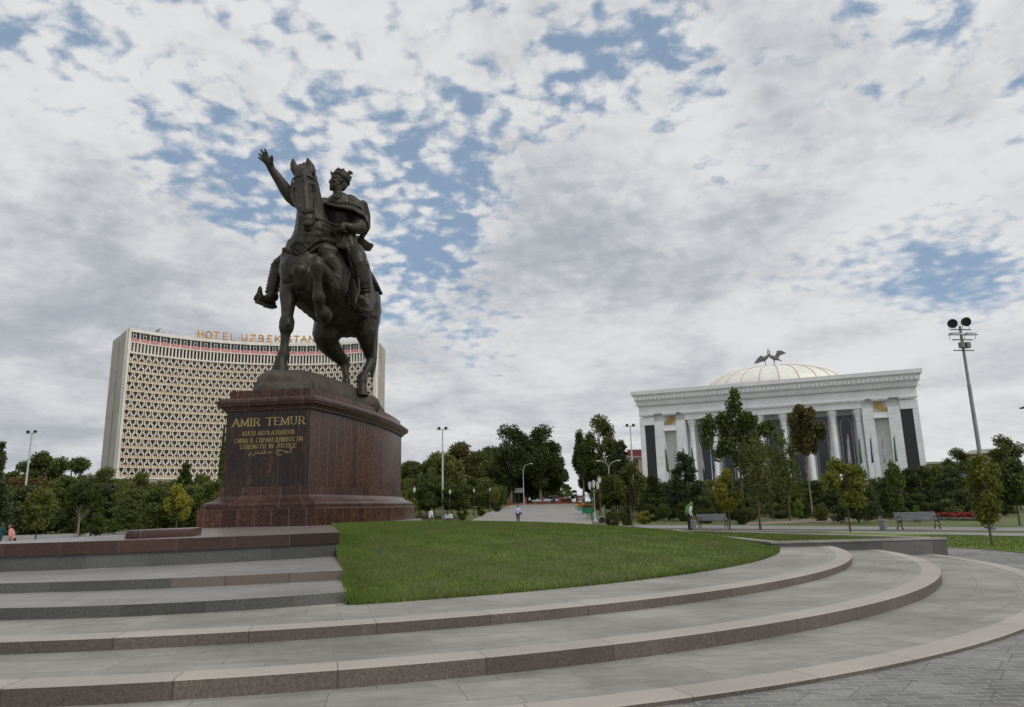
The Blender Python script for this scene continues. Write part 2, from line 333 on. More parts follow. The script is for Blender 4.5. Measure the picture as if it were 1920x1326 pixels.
# paver court round the steps
m = MB(); m.prism([(-30, -12), (45, -12), (45, 24.5)] + [tuple(G(x, y, 0)[:2]) for x, y in ((1915, 1035.5), (1880, 1031), (1840, 1027.5), (1776, 1024.5))] + [(12.3, 24.5), (8, 34), (2, 44), (-10, 48), (-30, 44)], -.3, 0)
tag(m.build('pavement', 'paver'), kind='structure')
# right hand lawn, paths and soil walk
pl_ = [tuple(G(x, y, .03)[:2]) for x, y in ((1920, 1036), (1880, 1031.5), (1840, 1028), (1776, 1025), (1560, 1010), (1500, 1001), (1560, 998.5), (1740, 1002.3), (1920, 1006.5))]
m = MB(); m.prism([(42, 24)] + pl_ + [(42, 31)], -.2, .03); tag(m.build('lawn_right', 'bright_lawn'), kind='structure')
pxsheet('path', [(1130, 983.5), (1560, 987), (2100, 990.5), (2100, 997), (1560, 993), (1130, 990)], 'path_stone', .012)
pxsheet('path_near', [(1300, 993.5), (1560, 995.2), (2100, 1002), (2100, 1009), (1740, 1001.8), (1560, 998)], 'path_stone', .012)
pxsheet('soil_path', [(1380, 980), (1560, 971.5), (1700, 966.5), (1900, 962), (1900, 965), (1700, 972), (1560, 977.5), (1400, 984)], 'soil_path', .008)
pxsheet('path_left', [(-160, 1009), (0, 1004), (110, 1001.5), (240, 997), (362, 991), (362, 996.5), (230, 1003.5), (50, 1017), (-200, 1030)], 'path_stone', .012)
# the square behind: follows the slope
m = MB(); L_ = [(95, 884), (112, 905), (130, 925), (148, 945), (165, 962)]; R_e = [(95, 1106), (112, 1101), (130, 1096), (148, 1090), (165, 1085)]
vs = []
for (Y, xl), (_, xr) in zip(L_, R_e):
    for x in (xl, xr): p = D(x, 960, Y); vs.append((p.x, Y, zg(Y)+.012))
for x in (855, 1112): p = D(x, 960, 55); vs.insert(0 if x == 855 else 1, (p.x, 55, .012))
m.add(vs, [(2*i, 2*i+1, 2*i+3, 2*i+2) for i in range(len(vs)//2-1)]); tag(m.build('plaza', 'plaza_stone'), kind='structure')
m = MB(); m.prism([(-120, 172), (140, 172), (140, 190), (-120, 190)], 1.6, zg(181)+.1); tag(m.build('road', 'asphalt'), kind='structure')

# curved tiers
def arc(c, r, a0, a1, n=110): return [(c[0]+r*math.cos(R_(a0+(a1-a0)*i/n)), c[1]+r*math.sin(R_(a0+(a1-a0)*i/n))) for i in range(n+1)]
def tier(i, c, r, a1, z0, z1):
    a0 = -150; kw = .34
    m = MB(); out = arc(c, r, a0, a1); ins = arc(c, r-kw, a0, a1); n = len(out)
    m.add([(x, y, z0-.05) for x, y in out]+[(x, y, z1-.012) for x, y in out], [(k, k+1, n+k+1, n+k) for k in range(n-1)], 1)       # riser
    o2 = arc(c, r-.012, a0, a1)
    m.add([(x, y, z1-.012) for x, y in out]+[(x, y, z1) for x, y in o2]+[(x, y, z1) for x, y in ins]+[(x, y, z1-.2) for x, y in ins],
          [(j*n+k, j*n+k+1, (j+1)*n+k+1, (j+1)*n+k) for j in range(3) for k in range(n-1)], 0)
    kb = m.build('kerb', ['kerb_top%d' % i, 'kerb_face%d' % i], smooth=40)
    m = MB(); p = arc(c, r-kw+.004, a0, a1); m.add([(c[0], c[1]+4, z1-.004)]+[(x, y, z1-.004) for x, y in p], [(0, k, k+1) for k in range(1, len(p))])
    t = m.build('steps', 'tread%d' % i); tag(t, kind='structure'); kb.parent = t
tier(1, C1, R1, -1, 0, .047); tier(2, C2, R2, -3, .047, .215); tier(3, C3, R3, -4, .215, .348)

# straight stair and terrace before the pedestal
def xr_(y):      # right edge of stair and terrace, where the mound begins
    P = [(10.6, -2.43), (12.4, -2.9), (16.7, -4.05), (25.7, -6.45), (40, -6.45)]
    for (a, b), (c, d) in zip(P, P[1:]):
        if y <= c: return b+(d-b)*(y-a)/(c-a)
    return -6.45
s4 = arc((-6.28, 17.34), 7.5, -119, -61, 30); s5 = arc((-8.03, 24.63), 12.92, -118, -67.0, 30)
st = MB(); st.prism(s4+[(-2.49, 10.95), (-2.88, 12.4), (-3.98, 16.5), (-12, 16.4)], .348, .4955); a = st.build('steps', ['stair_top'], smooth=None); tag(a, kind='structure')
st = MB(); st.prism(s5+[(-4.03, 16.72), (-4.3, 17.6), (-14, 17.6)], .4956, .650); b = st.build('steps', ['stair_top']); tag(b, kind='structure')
def face_strip(name, pts, z0, z1, mat, parent, off=.006):
    m = MB(); P = [Vector((x, y, 0)) for x, y in pts]; n = len(P); cen = Vector((-8, 22, 0))
    Q = [p+(p-cen).normalized()*off for p in P]
    m.add([(p.x, p.y, z0) for p in Q]+[(p.x, p.y, z1) for p in Q]+[(p.x, p.y, z1) for p in P], [(k, k+1, n+k+1, n+k) for k in range(n-1)]+[(n+k, n+k+1, 2*n+k+1, 2*n+k) for k in range(n-1)])
    o = m.build(name, mat); o.parent = parent; return o
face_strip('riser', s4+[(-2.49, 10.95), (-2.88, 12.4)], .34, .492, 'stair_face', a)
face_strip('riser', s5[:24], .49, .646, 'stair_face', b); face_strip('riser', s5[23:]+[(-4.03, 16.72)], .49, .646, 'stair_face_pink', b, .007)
tr = arc((-11.48, 25.92), 11.96, -88, -51.2, 36)
tpoly = tr + [(-6.45, 25.7), (-6.3, 38), (-11, 38), (-11.1, 25), (-10.1, 19.1), (-10.5, 16.75), (-10.9, 15.2)]
m = MB(); m.prism(tpoly, .93, 1.17, 0, top=False); ter = m.build('terrace', 'terrace_red'); tag(ter, kind='structure')
m = MB(); m.prism(tpoly, 1.1, 1.1705, bottom=False, side=False); m.build('paving', 'terrace_top', ter)
cx_, cy_ = -8.5, 24
m = MB(); m.prism([(cx_+(x-cx_)*.9955, cy_+(y-cy_)*.9955) for x, y in tpoly], .3, .931, top=False); m.build('plinth_course', 'stair_face', ter)

# mound lawn
def hz(x, y):
    rho = math.hypot(x-CL[0], y-CL[1])/RL; t = min(1, max(0, (math.atan2(y-CL[1], x-CL[0])+1.23)/1.0)); t = t*t*(3-2*t)
    return .352 + .83*max(0.0, 1-rho**(1.35+1.5*t))
m = MB(); NA, NR = 170, 44; vs = []
def rin(th):
    d = (math.cos(th), math.sin(th)); r = 0.0
    while r < RL-.05 and CL[0]+r*d[0] < xr_(CL[1]+r*d[1])-.03: r += .02
    return r
polar = []
for i in range(NA+1):
    th = R_(-70.6 + (80+70.6)*i/NA); r0 = rin(th); polar.append((th, r0))
    for k in range(NR+1):
        r = r0+(RL-r0)*k/NR; x, y = CL[0]+r*math.cos(th), CL[1]+r*math.sin(th); vs.append((x, y, hz(x, y)+.006*math.sin(x*3.1)*math.sin(y*2.7)*min(1, (RL-r)*2)))
m.add(vs, [(i*(NR+1)+k, (i+1)*(NR+1)+k, (i+1)*(NR+1)+k+1, i*(NR+1)+k+1) for i in range(NA) for k in range(NR)])
mound = m.build('lawn', 'lawn_soil', smooth=60); tag(mound, kind='structure')
# retaining planter wall on the right
PW = [(7.30, 21.15), (12.42, 21.38), (6.9, 32.6), (6.75, 28.5), (7.0, 24.5)]
def inset(poly, d):
    n = len(poly); out = []
    for i in range(n):
        p0, p1, p2 = Vector(poly[i-1]), Vector(poly[i]), Vector(poly[(i+1) % n]); e1 = (p1-p0).normalized(); e2 = (p2-p1).normalized()
        n1 = Vector((-e1.y, e1.x)); n2 = Vector((-e2.y, e2.x)); b = (n1+n2); b = b/max(.35, b.length)*1.0; k = d/max(.45, b.dot(n1)); out.append(tuple(p1+b*k))
    return out
rw = thing('retaining_wall', (9, 24, 0), 'low grey stone wall with pale coping round the wedge-shaped planter', 'wall')
I1 = inset(PW, .28)
m = MB(); m.prism([(x-9, y-24) for x, y in PW], -.1, .445, top=False); m.build('wall_face', 'wall_grey', rw)
Po = inset(PW, -.02); n = len(PW)
m = MB(); vs = [(x-9, y-24, z) for z, pp in ((.445, Po), (.50, Po), (.50, I1), (.40, I1)) for x, y in pp]
m.add(vs, [(j*n+k, j*n+(k+1) % n, (j+1)*n+(k+1) % n, (j+1)*n+k) for j in range(3) for k in range(n)]); m.build('coping', 'coping', rw)
m = MB(); m.prism(inset(PW, .27), .2, .44); tag(m.build('planter_lawn', 'lawn_soil'), kind='structure')

# grass blades -----------------------------------------------------------
def blades(name, P, hmin, hmax, wid, mat='grass_blade', parent=None):
    n = len(P); a = rng.uniform(0, 2*np.pi, n); h = rng.uniform(hmin, hmax, n); ln = rng.uniform(0, .6, n); b = rng.uniform(0, 2*np.pi, n)
    w = rng.uniform(.6, 1.3, n)*wid; V = np.empty((n, 3, 3))
    V[:, 0] = P; V[:, 1] = P; V[:, 2] = P
    V[:, 0, 0] -= np.cos(a)*w; V[:, 0, 1] -= np.sin(a)*w; V[:, 1, 0] += np.cos(a)*w; V[:, 1, 1] += np.sin(a)*w; V[:, :2, 2] -= .01
    V[:, 2, 0] += np.cos(b)*h*ln; V[:, 2, 1] += np.sin(b)*h*ln; V[:, 2, 2] += h
    me = bpy.data.meshes.new(name); me.vertices.add(3*n); me.loops.add(3*n); me.polygons.add(n)
    me.vertices.foreach_set('co', V.reshape(-1)); me.loops.foreach_set('vertex_index', np.arange(3*n, dtype=np.int32)); me.polygons.foreach_set('loop_start', np.arange(0, 3*n, 3, dtype=np.int32)); me.polygons.foreach_set('loop_total', np.full(n, 3, dtype=np.int32))
    me.materials.append(MATS[mat]); me.update(calc_edges=True); o = bpy.data.objects.new(name, me); link(o, parent); tag(o, kind='stuff'); return o
th0 = np.array([p[0] for p in polar]); r0s = np.array([p[1] for p in polar])
def moundpts(n, power):
    th = rng.uniform(R_(-70.3), R_(62), n); rr0 = np.interp(th, th0, r0s); r = RL - (RL-rr0)*rng.uniform(0, 1, n)**power; r = np.maximum(rr0+.01, r)
    x = CL[0]+r*np.cos(th); y = CL[1]+r*np.sin(th); k = (y < 31)
    x, y = x[k], y[k]; return np.c_[x, y, [hz(a_, b_) for a_, b_ in zip(x.tolist(), y.tolist())]]
tag(blades('grass', np.r_[moundpts(430000, 1.0), moundpts(90000, 1.9)], .022, .062, .005), 'short green grass growing on the sloping mound', 'grass')
n = 9000; th = rng.uniform(R_(-70.3), R_(30), n); r = RL+rng.uniform(-.06, .05, n); fr = np.c_[CL[0]+r*np.cos(th), CL[1]+r*np.sin(th), np.full(n, .35)]
tag(blades('grass', fr, .03, .09, .007), 'ragged grass fringe along the paving edge of the mound', 'grass')
# tall grass along stair ends
n = 5000; y = rng.uniform(10.6, 16.8, n); x = np.array([xr_(v) for v in y])+rng.uniform(0, .16, n); z = np.array([hz(a_, b_) for a_, b_ in zip(x, y)])
tag(blades('grass', np.c_[x, y, z], .06, .19, .007), 'longer grass tufts growing against the stair ends', 'grass')
A0, B0, C0_ = np.array(I1[0]), np.array(I1[1]), np.array(I1[2]); u = rng.uniform(0, 1, (26000, 2)); k = u.sum(1) > 1; u[k] = 1-u[k]
Q = A0+(B0-A0)*u[:, :1]+(C0_-A0)*u[:, 1:]; tag(blades('grass', np.c_[Q, np.full(len(Q), .44)], .02, .05, .008), 'thin grass inside the wedge-shaped planter', 'grass')
tmp = [(x, y) for x, y in pl_]; n = 150000; x = rng.uniform(10.5, 40, n); y = rng.uniform(20, 32, n)
mask = np.ones(n, bool)
def inpoly(x, y, poly):
    c = np.zeros(len(x), bool); j = len(poly)-1
    for i in range(len(poly)):
        xi, yi = poly[i]; xj, yj = poly[j]; t = ((yi > y) != (yj > y)) & (x < (xj-xi)*(y-yi)/(yj-yi+1e-12)+xi); c ^= t; j = i
    return c
k = inpoly(x, y, [(42, 24)]+pl_+[(42, 31)]) & ~inpoly(x, y, PW); tag(blades('grass', np.c_[x[k], y[k], np.full(k.sum(), .03)], .025, .06, .009), 'bright short grass on the flat lawn beyond the planter wall', 'grass')

# ================================================================== PEDESTAL
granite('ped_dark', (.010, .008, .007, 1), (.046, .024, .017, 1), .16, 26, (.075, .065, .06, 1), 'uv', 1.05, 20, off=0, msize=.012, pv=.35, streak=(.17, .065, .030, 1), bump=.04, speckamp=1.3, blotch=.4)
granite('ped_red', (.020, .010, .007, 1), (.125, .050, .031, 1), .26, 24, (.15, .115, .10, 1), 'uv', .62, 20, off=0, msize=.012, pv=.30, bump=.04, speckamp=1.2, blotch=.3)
granite('ped_trim', (.032, .016, .012, 1), (.125, .062, .046, 1), .32, 26, (.15, .12, .11, 1), 'uv', .9, 20, off=0, msize=.012, pv=.3, bump=.04, speckamp=1.2, blotch=.3)
for n_ in ('ped_dark', 'ped_red', 'ped_trim'): MATS[n_].node_tree.nodes['Principled BSDF'].inputs['Specular IOR Level'].default_value = .32
plain('gold_letter', (.42, .32, .13), .45, .5, var=.1)
PO = Vector((-8.8, 25.53, 0)); E1 = Vector((.990, -.139, 0)); E2 = Vector((.139, .990, 0)); LP = 11.0
def plan(off, N=26):
    """outline of the barrel-shaped pedestal, anticlockwise from the right front corner"""
    w = 1.6+off; B = .46; out = []
    ss = [-off + (LP+2*off)*i/N for i in range(N+1)]
    hw = lambda s: w + B*(1-((s-LP/2)/(LP/2+off))**2)
    out += [(hw(s), s) for s in ss]; out += [(-hw(s), s) for s in ss[::-1]]
    return [PO + E1*a + E2*s for a, s in out]
def extrude_profile(name, prof, mats, parent, cap_top=None, cap_mat=0, front_mat=None):
    rings = [plan(o) for z, o in prof]; n = len(rings[0]); m = MB(); uv = []
    vs = []; fs = []; mi = []
    for j in range(len(prof)-1):
        for k in range(n):
            k2 = (k+1) % n; b = len(vs)
            q = [(rings[j][k], prof[j][0]), (rings[j][k2], prof[j][0]), (rings[j+1][k2], prof[j+1][0]), (rings[j+1][k], prof[j+1][0])]
            vs += [(p.x, p.y, z) for p, z in q]
            u0 = sum((rings[0][i+1]-rings[0][i]).length for i in range(min(k, n-1))); u1 = u0+(rings[0][k2]-rings[0][k]).length
            if k == n-1: u0, u1 = 1.6, 1.6-(rings[0][k2]-rings[0][k]).length; u0, u1 = u1+.6, u0+.6
            uv += [(u0, prof[j][0]+.1), (u1, prof[j][0]+.1), (u1, prof[j+1][0]+.1), (u0, prof[j+1][0]+.1)]
            fs.append((b, b+1, b+2, b+3)); mi.append(front_mat if (front_mat is not None and k == n-1) else 0)
    if cap_top is not None:
        b = len(vs); vs += [(p.x, p.y, prof[-1][0]) for p in rings[-1]]; uv += [(p.x, p.y) for p in rings[-1]]; fs.append(tuple(range(b, b+n))); mi.append(cap_mat)
    m.v = vs; m.f = fs; m.mi = mi; return m.build(name, mats, parent, uv=uv, loc=(0, 0, 0))
ped = thing('monument_pedestal', (0, 0, 0), 'tall polished dark red granite pedestal with gold inscription and moulded cornice, carrying the bronze rider', 'pedestal')
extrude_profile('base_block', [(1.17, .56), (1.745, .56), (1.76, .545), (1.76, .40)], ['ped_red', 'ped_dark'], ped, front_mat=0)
extrude_profile('base_moulding', [(1.75, .49), (1.90, .495), (1.96, .47), (1.99, .42), (2.03, .31), (2.09, .20), (2.16, .12), (2.22, .085), (2.222, .06), (2.52, .06), (2.525, .0)], ['ped_trim'], ped)
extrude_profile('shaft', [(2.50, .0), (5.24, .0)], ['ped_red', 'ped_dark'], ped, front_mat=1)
extrude_profile('cornice', [(5.20, .04), (5.24, .05), (5.245, .09), (5.30, .09), (5.305, .13), (5.35, .15), (5.39, .21), (5.40, .26), (5.46, .27), (5.465, .235), (5.49, .235), (5.495, .28), (5.59, .285), (5.60, .22), (5.685, .17), (5.70, -.03)], ['ped_trim'], ped)
extrude_profile('parapet', [(5.68, -.05), (5.99, -.05)], ['ped_red'], ped, cap_top=1)
m = MB(); m.prism([tuple(p[:2]) for p in plan(.85)], .6, 1.165); tag(m.build('base_strip', 'coping'), kind='structure')

# inscription: strokes on a unit grid
def ar(cx, cy, rx, ry, a0, a1, n=6): return [(cx+rx*math.cos(R_(a0+(a1-a0)*i/n)), cy+ry*math.sin(R_(a0+(a1-a0)*i/n))) for i in range(n+1)]
GL = {  # char: (width, [polyline,...])
 'A': (.8, [[(0, 0), (.4, 1), (.8, 0)], [(.16, .36), (.64, .36)]]), 'M': (.95, [[(.05, 0), (.08, 1), (.47, .08), (.87, 1), (.9, 0)]]), 'I': (.25, [[(.12, 0), (.12, 1)]]),
 'R': (.72, [[(.1, 0), (.1, 1), *ar(.4, .74, .24, .26, 90, -90)[0:], (.1, .48)], [(.4, .48), (.72, 0)]]), 'T': (.76, [[(.38, 0), (.38, 1)], [(0, 1), (.76, 1)]]),
 'E': (.66, [[(.6, 0), (.1, 0), (.1, 1), (.58, 1)], [(.1, .52), (.46, .52)]]), 'U': (.8, [[(.1, 1), (.1, .35), *ar(.4, .32, .3, .32, 180, 360), (.7, 1)]]),
 'K': (.76, [[(.1, 0), (.1, 1)], [(.68, 1), (.12, .42)], [(.3, .58), (.74, 0)]]), 'C': (.76, [ar(.42, .5, .36, .5, 50, 310, 10)]), 'H': (.8, [[(.1, 0), (.1, 1)], [(.7, 0), (.7, 1)], [(.1, .5), (.7, .5)]]),
 'D': (.8, [[(.1, 0), (.1, 1), *ar(.3, .5, .44, .5, 90, -90, 8), (.1, 0)]]), 'O': (.86, [ar(.43, .5, .38, .5, 0, 360, 14)]), 'L': (.64, [[(.1, 1), (.1, 0), (.6, 0)]]),
 'S': (.62, [ar(.32, .76, .23, .24, 30, 250, 7)+ar(.3, .26, .25, .26, 70, -150, 8)]), 'N': (.84, [[(.1, 0), (.1, 1), (.74, 0), (.74, 1)]]), 'G': (.82, [ar(.42, .5, .36, .5, 50, 350, 10)+[(.78, .42), (.5, .42)]]),
 'J': (.5, [[(.38, 1), (.38, .2), *ar(.22, .18, .16, .2, 0, -170, 5)]]), 'Z': (.7, [[(.05, 1), (.64, 1), (.04, 0), (.66, 0)]]), 'B': (.7, [[(.1, 0), (.1, 1), *ar(.36, .76, .22, .24, 90, -90), (.1, .52)], [*ar(.38, .26, .26, .26, 90, -90), (.1, 0)]]),
 'И': (.84, [[(.1, 1), (.1, 0), (.74, 1), (.74, 0)]]), 'Л': (.8, [[(0, 0), (.12, .05), (.3, 1), (.7, 1), (.7, 0)]]), 'П': (.8, [[(.1, 0), (.1, 1), (.7, 1), (.7, 0)]]), ' ': (.5, []),
 'С': None, 'Р': (.68, [[(.1, 0), (.1, 1), *ar(.38, .74, .24, .26, 90, -90), (.1, .48)]]), 'Д': (.86, [[(0, -.14), (.04, .02), (.82, .02), (.84, -.14)], [(.14, 0), (.32, 1), (.68, 1), (.68, 0)]])}
for a, b in (('С', 'C'), ('А', 'A'), ('В', 'B'), ('Е', 'E'), ('О', 'O'), ('Т', 'T')): GL[a] = GL[b]
def write(name, text, p0, ex, ez, H, width, th, depth, mat, parent, serif=False, split=False, gap=.18):
    """strokes as slender bars standing proud of the wall; p0 lower left corner, ex along, ez up"""
    ex = Vector(ex).normalized(); ez = Vector(ez).normalized(); nn = ex.cross(ez); tot = sum(GL[c][0]+gap for c in text)-gap; sx_ = width/tot; m = MB(); x = 0; outs = []
    for c in text:
        w, pls = GL[c]
        if split: m = MB()
        for pl in pls:
            for (x0, y0), (x1, y1) in zip(pl, pl[1:]):
                a = Vector(p0)+ex*((x+x0)*sx_)+ez*(y0*H); b = Vector(p0)+ex*((x+x1)*sx_)+ez*(y1*H)
                d = (b-a).normalized(); t = th*(1.25 if abs(d.dot(ez)) > .75 else .62) if serif else th
                a = a-d*t*.35; b = b+d*t*.35; m.box((a+b)/2+nn*depth/2, (t, depth, (b-a).length), (d.cross(nn), nn, d))
            if serif:
                for (x0, y0) in (pl[0], pl[-1]):
                    if y0 in (0, 1, 0.0, 1.0): m.box(Vector(p0)+ex*((x+x0)*sx_)+ez*(y0*H)+nn*depth/2, (th*3.0, depth*.9, th*.6), (ex, nn, ez))
        if split and pls: outs.append(m.build(name, mat, parent))
        x += w+gap
    if not split: outs.append(m.build(name, mat, parent))
    return outs
def onfront(x, y):          # photo pixel on the front face of the shaft
    d = pixdir(x, y); o = Vector((0, 0, EYE)); t = ((PO-o).dot(-E2))/(d.dot(-E2)); return o+d*t
zx = Vector((0, 0, 1)); NF = -E2
def line(text, xl, xr, yb, yt, th):
    a = onfront(xl, yb); H = onfront((xl+xr)/2, yt).z-onfront((xl+xr)/2, yb).z; zc_ = onfront((xl+xr)/2, yb).z
    w = (onfront(xr, yb)-a).dot(E1); p = PO+E1*((a-PO).dot(E1)); p.z = zc_; p += NF*.003
    write('inscription', text, p, E1, zx, H, w, th, .012, 'gold_letter', ped, True)
line('AMIR TEMUR', 437, 571, 797.5, 783.5, .036); line('KUCH ADOLATDADUR', 455, 552, 815.5, 808, .017)
line('СИЛА В СПРАВЕДЛИВОСТИ', 440, 567, 829, 821, .017); line('STRENGTH IN JUSTICE', 450, 555, 840.5, 833, .017)
m = MB(); b0 = onfront(465, 853); s0 = (b0-PO).dot(E1)
AR = [[(0, .05), (.06, -.1), (.13, .05), (.13, .3)], [(.2, .0), (.26, -.12), (.33, .05), (.33, .28)], [(.40, .12), (.48, .1), (.50, .3), (.46, .34), (.42, .2)], [(.52, .12), (.62, .12), (.62, .42)], [(.62, .12), (.74, .12), (.74, .55)], [(.78, .5), (.78, .12), (.86, .12)], [(.86, .12), (.92, .3), (1.0, .12), (1.06, .3), (1.1, .2)],
      [(1.3, .55), (1.4, .45), (1.5, .5), (1.32, .2), (1.30, -.05), (1.42, -.2), (1.56, -.1)], [(1.5, .5), (1.62, .32), (1.7, .3)], [(1.7, .3), (1.76, .05), (1.86, .1), (1.8, .3), (1.72, .25)], [(1.86, .1), (2.0, .3), (1.92, .62), (2.12, .85)], [(.36, .55), (.38, .57)], [(1.4, .0), (1.42, .02)]]
for pl in AR:
    for (x0, y0), (x1, y1) in zip(pl, pl[1:]):
        a = PO+E1*(s0+x0*.82); a.z = b0.z+y0*.26; b = PO+E1*(s0+x1*.82); b.z = b0.z+y1*.26; d = (b-a).normalized(); m.box((a+b)/2+NF*.008, (.018, .012, (b-a).length+.012), (d.cross(NF), NF, d))
m.build('inscription', 'gold_letter', ped)
# low curved granite slab on the terrace
sl_ = [tuple(G(x, y, 1.172)[:2]) for x, y in ((362, 1005.5), (300, 1008), (250, 1010.5), (236, 1010.8))]
sl_ += [(sl_[-1][0]-.10, sl_[-1][1]+.12), (sl_[-1][0]-.12, sl_[-1][1]+.5), (sl_[-1][0]+.1, sl_[-1][1]+1.2), (-7.4, 17.3)]
gs = thing('granite_slab', (-8, 16, 1.17), 'low dark red granite slab with a rounded left end lying on the terrace at the foot of the pedestal', 'slab')
m = MB(); m.prism([(x+8, y-16) for x, y in sl_], 0, .165); m.build('body', ['terrace_red'], gs, bevel=.02, smooth=30)
m = MB(); m.prism([(x+8+(-.01 if x > -8 else .02), (y-16)*.985) for x, y in sl_], .16, .172); m.build('top', 'terrace_top', gs)

# ================================================================== BRONZE RIDER
def bronze(name, c1, c2, rough):
    m, N, b, o = newmat(name); P = N.n('ShaderNodeTexCoord').outputs['Object']
    n1 = N.noise(P, 1.1, 6, .65); n2 = N.noise(P, 9, 5, .6); n3 = N.noise(P, 38, 4, .6)
    mp = N.n('ShaderNodeMapping', {}, Vector=P, Scale=(3, 3, .5)); n4 = N.noise(mp, 1.6, 5, .6)
    f = N.mr(N.m('ADD', N.m('MULTIPLY', n1, .6), N.m('MULTIPLY', n4, .4)), .36, .62); N.put(b.inputs['Base Color'], N.mix(f, c1, c2))
    N.put(b.inputs['Roughness'], N.mr(n2, .3, .7, rough-.08, rough+.12)); b.inputs['Metallic'].default_value = .35
    h = N.m('ADD', N.m('MULTIPLY', n2, .8), N.m('MULTIPLY', n3, .25)); N.put(b.inputs['Normal'], N.n('ShaderNodeBump', {}, Strength=.55, Distance=.035, Height=h)); return m
bronze('bronze', (.016, .013, .009, 1), (.053, .044, .031, 1), .47); bronze('bronze_rock', (.050, .042, .032, 1), (.092, .078, .058, 1), .68)
statue = thing('equestrian_statue', (0, 0, 0), 'dark bronze rider with raised right hand on a prancing horse, standing on the granite pedestal', 'statue')
def S(x, y, Y, r): p = D(x, y, Y); return (p, r*MPP(p))
def ch(*a): return [S(*q) for q in a]
# -- rock the horse stands on (cast with the statue)
RK = [ch((512, 724, 26.9, 31), (540, 727, 27.4, 37), (572, 735, 28.2, 41), (604, 744, 29.2, 40), (634, 752, 30.3, 37), (662, 761, 31.3, 32), (684, 771, 32.3, 27), (700, 780, 33.4, 24)),
      ch((500, 736, 27.6, 26), (530, 735, 28.6, 34), (560, 740, 29.6, 36), (590, 752, 31, 32), (620, 762, 32.5, 30)), ch((497, 722, 26.5, 17), (515, 715, 26.4, 20), (545, 716, 26.6, 22), (570, 722, 26.9, 20)), ch((505, 738, 26.3, 26), (560, 742, 26.6, 28)),
      ch((672, 758, 30.9, 24), (690, 760, 31.2, 22)), ch((650, 735, 30.9, 14), (665, 738, 30.8, 14))]
rock = organic('rock_base', RK, .05, 'bronze_rock', statue, smooth=8)
tz = rock.modifiers.new('d', 'DISPLACE'); tx_ = bpy.data.textures.new('rocktex', 'CLOUDS'); tx_.noise_scale = .9; tz.texture = tx_; tz.strength = .16; tz.mid_level = .5
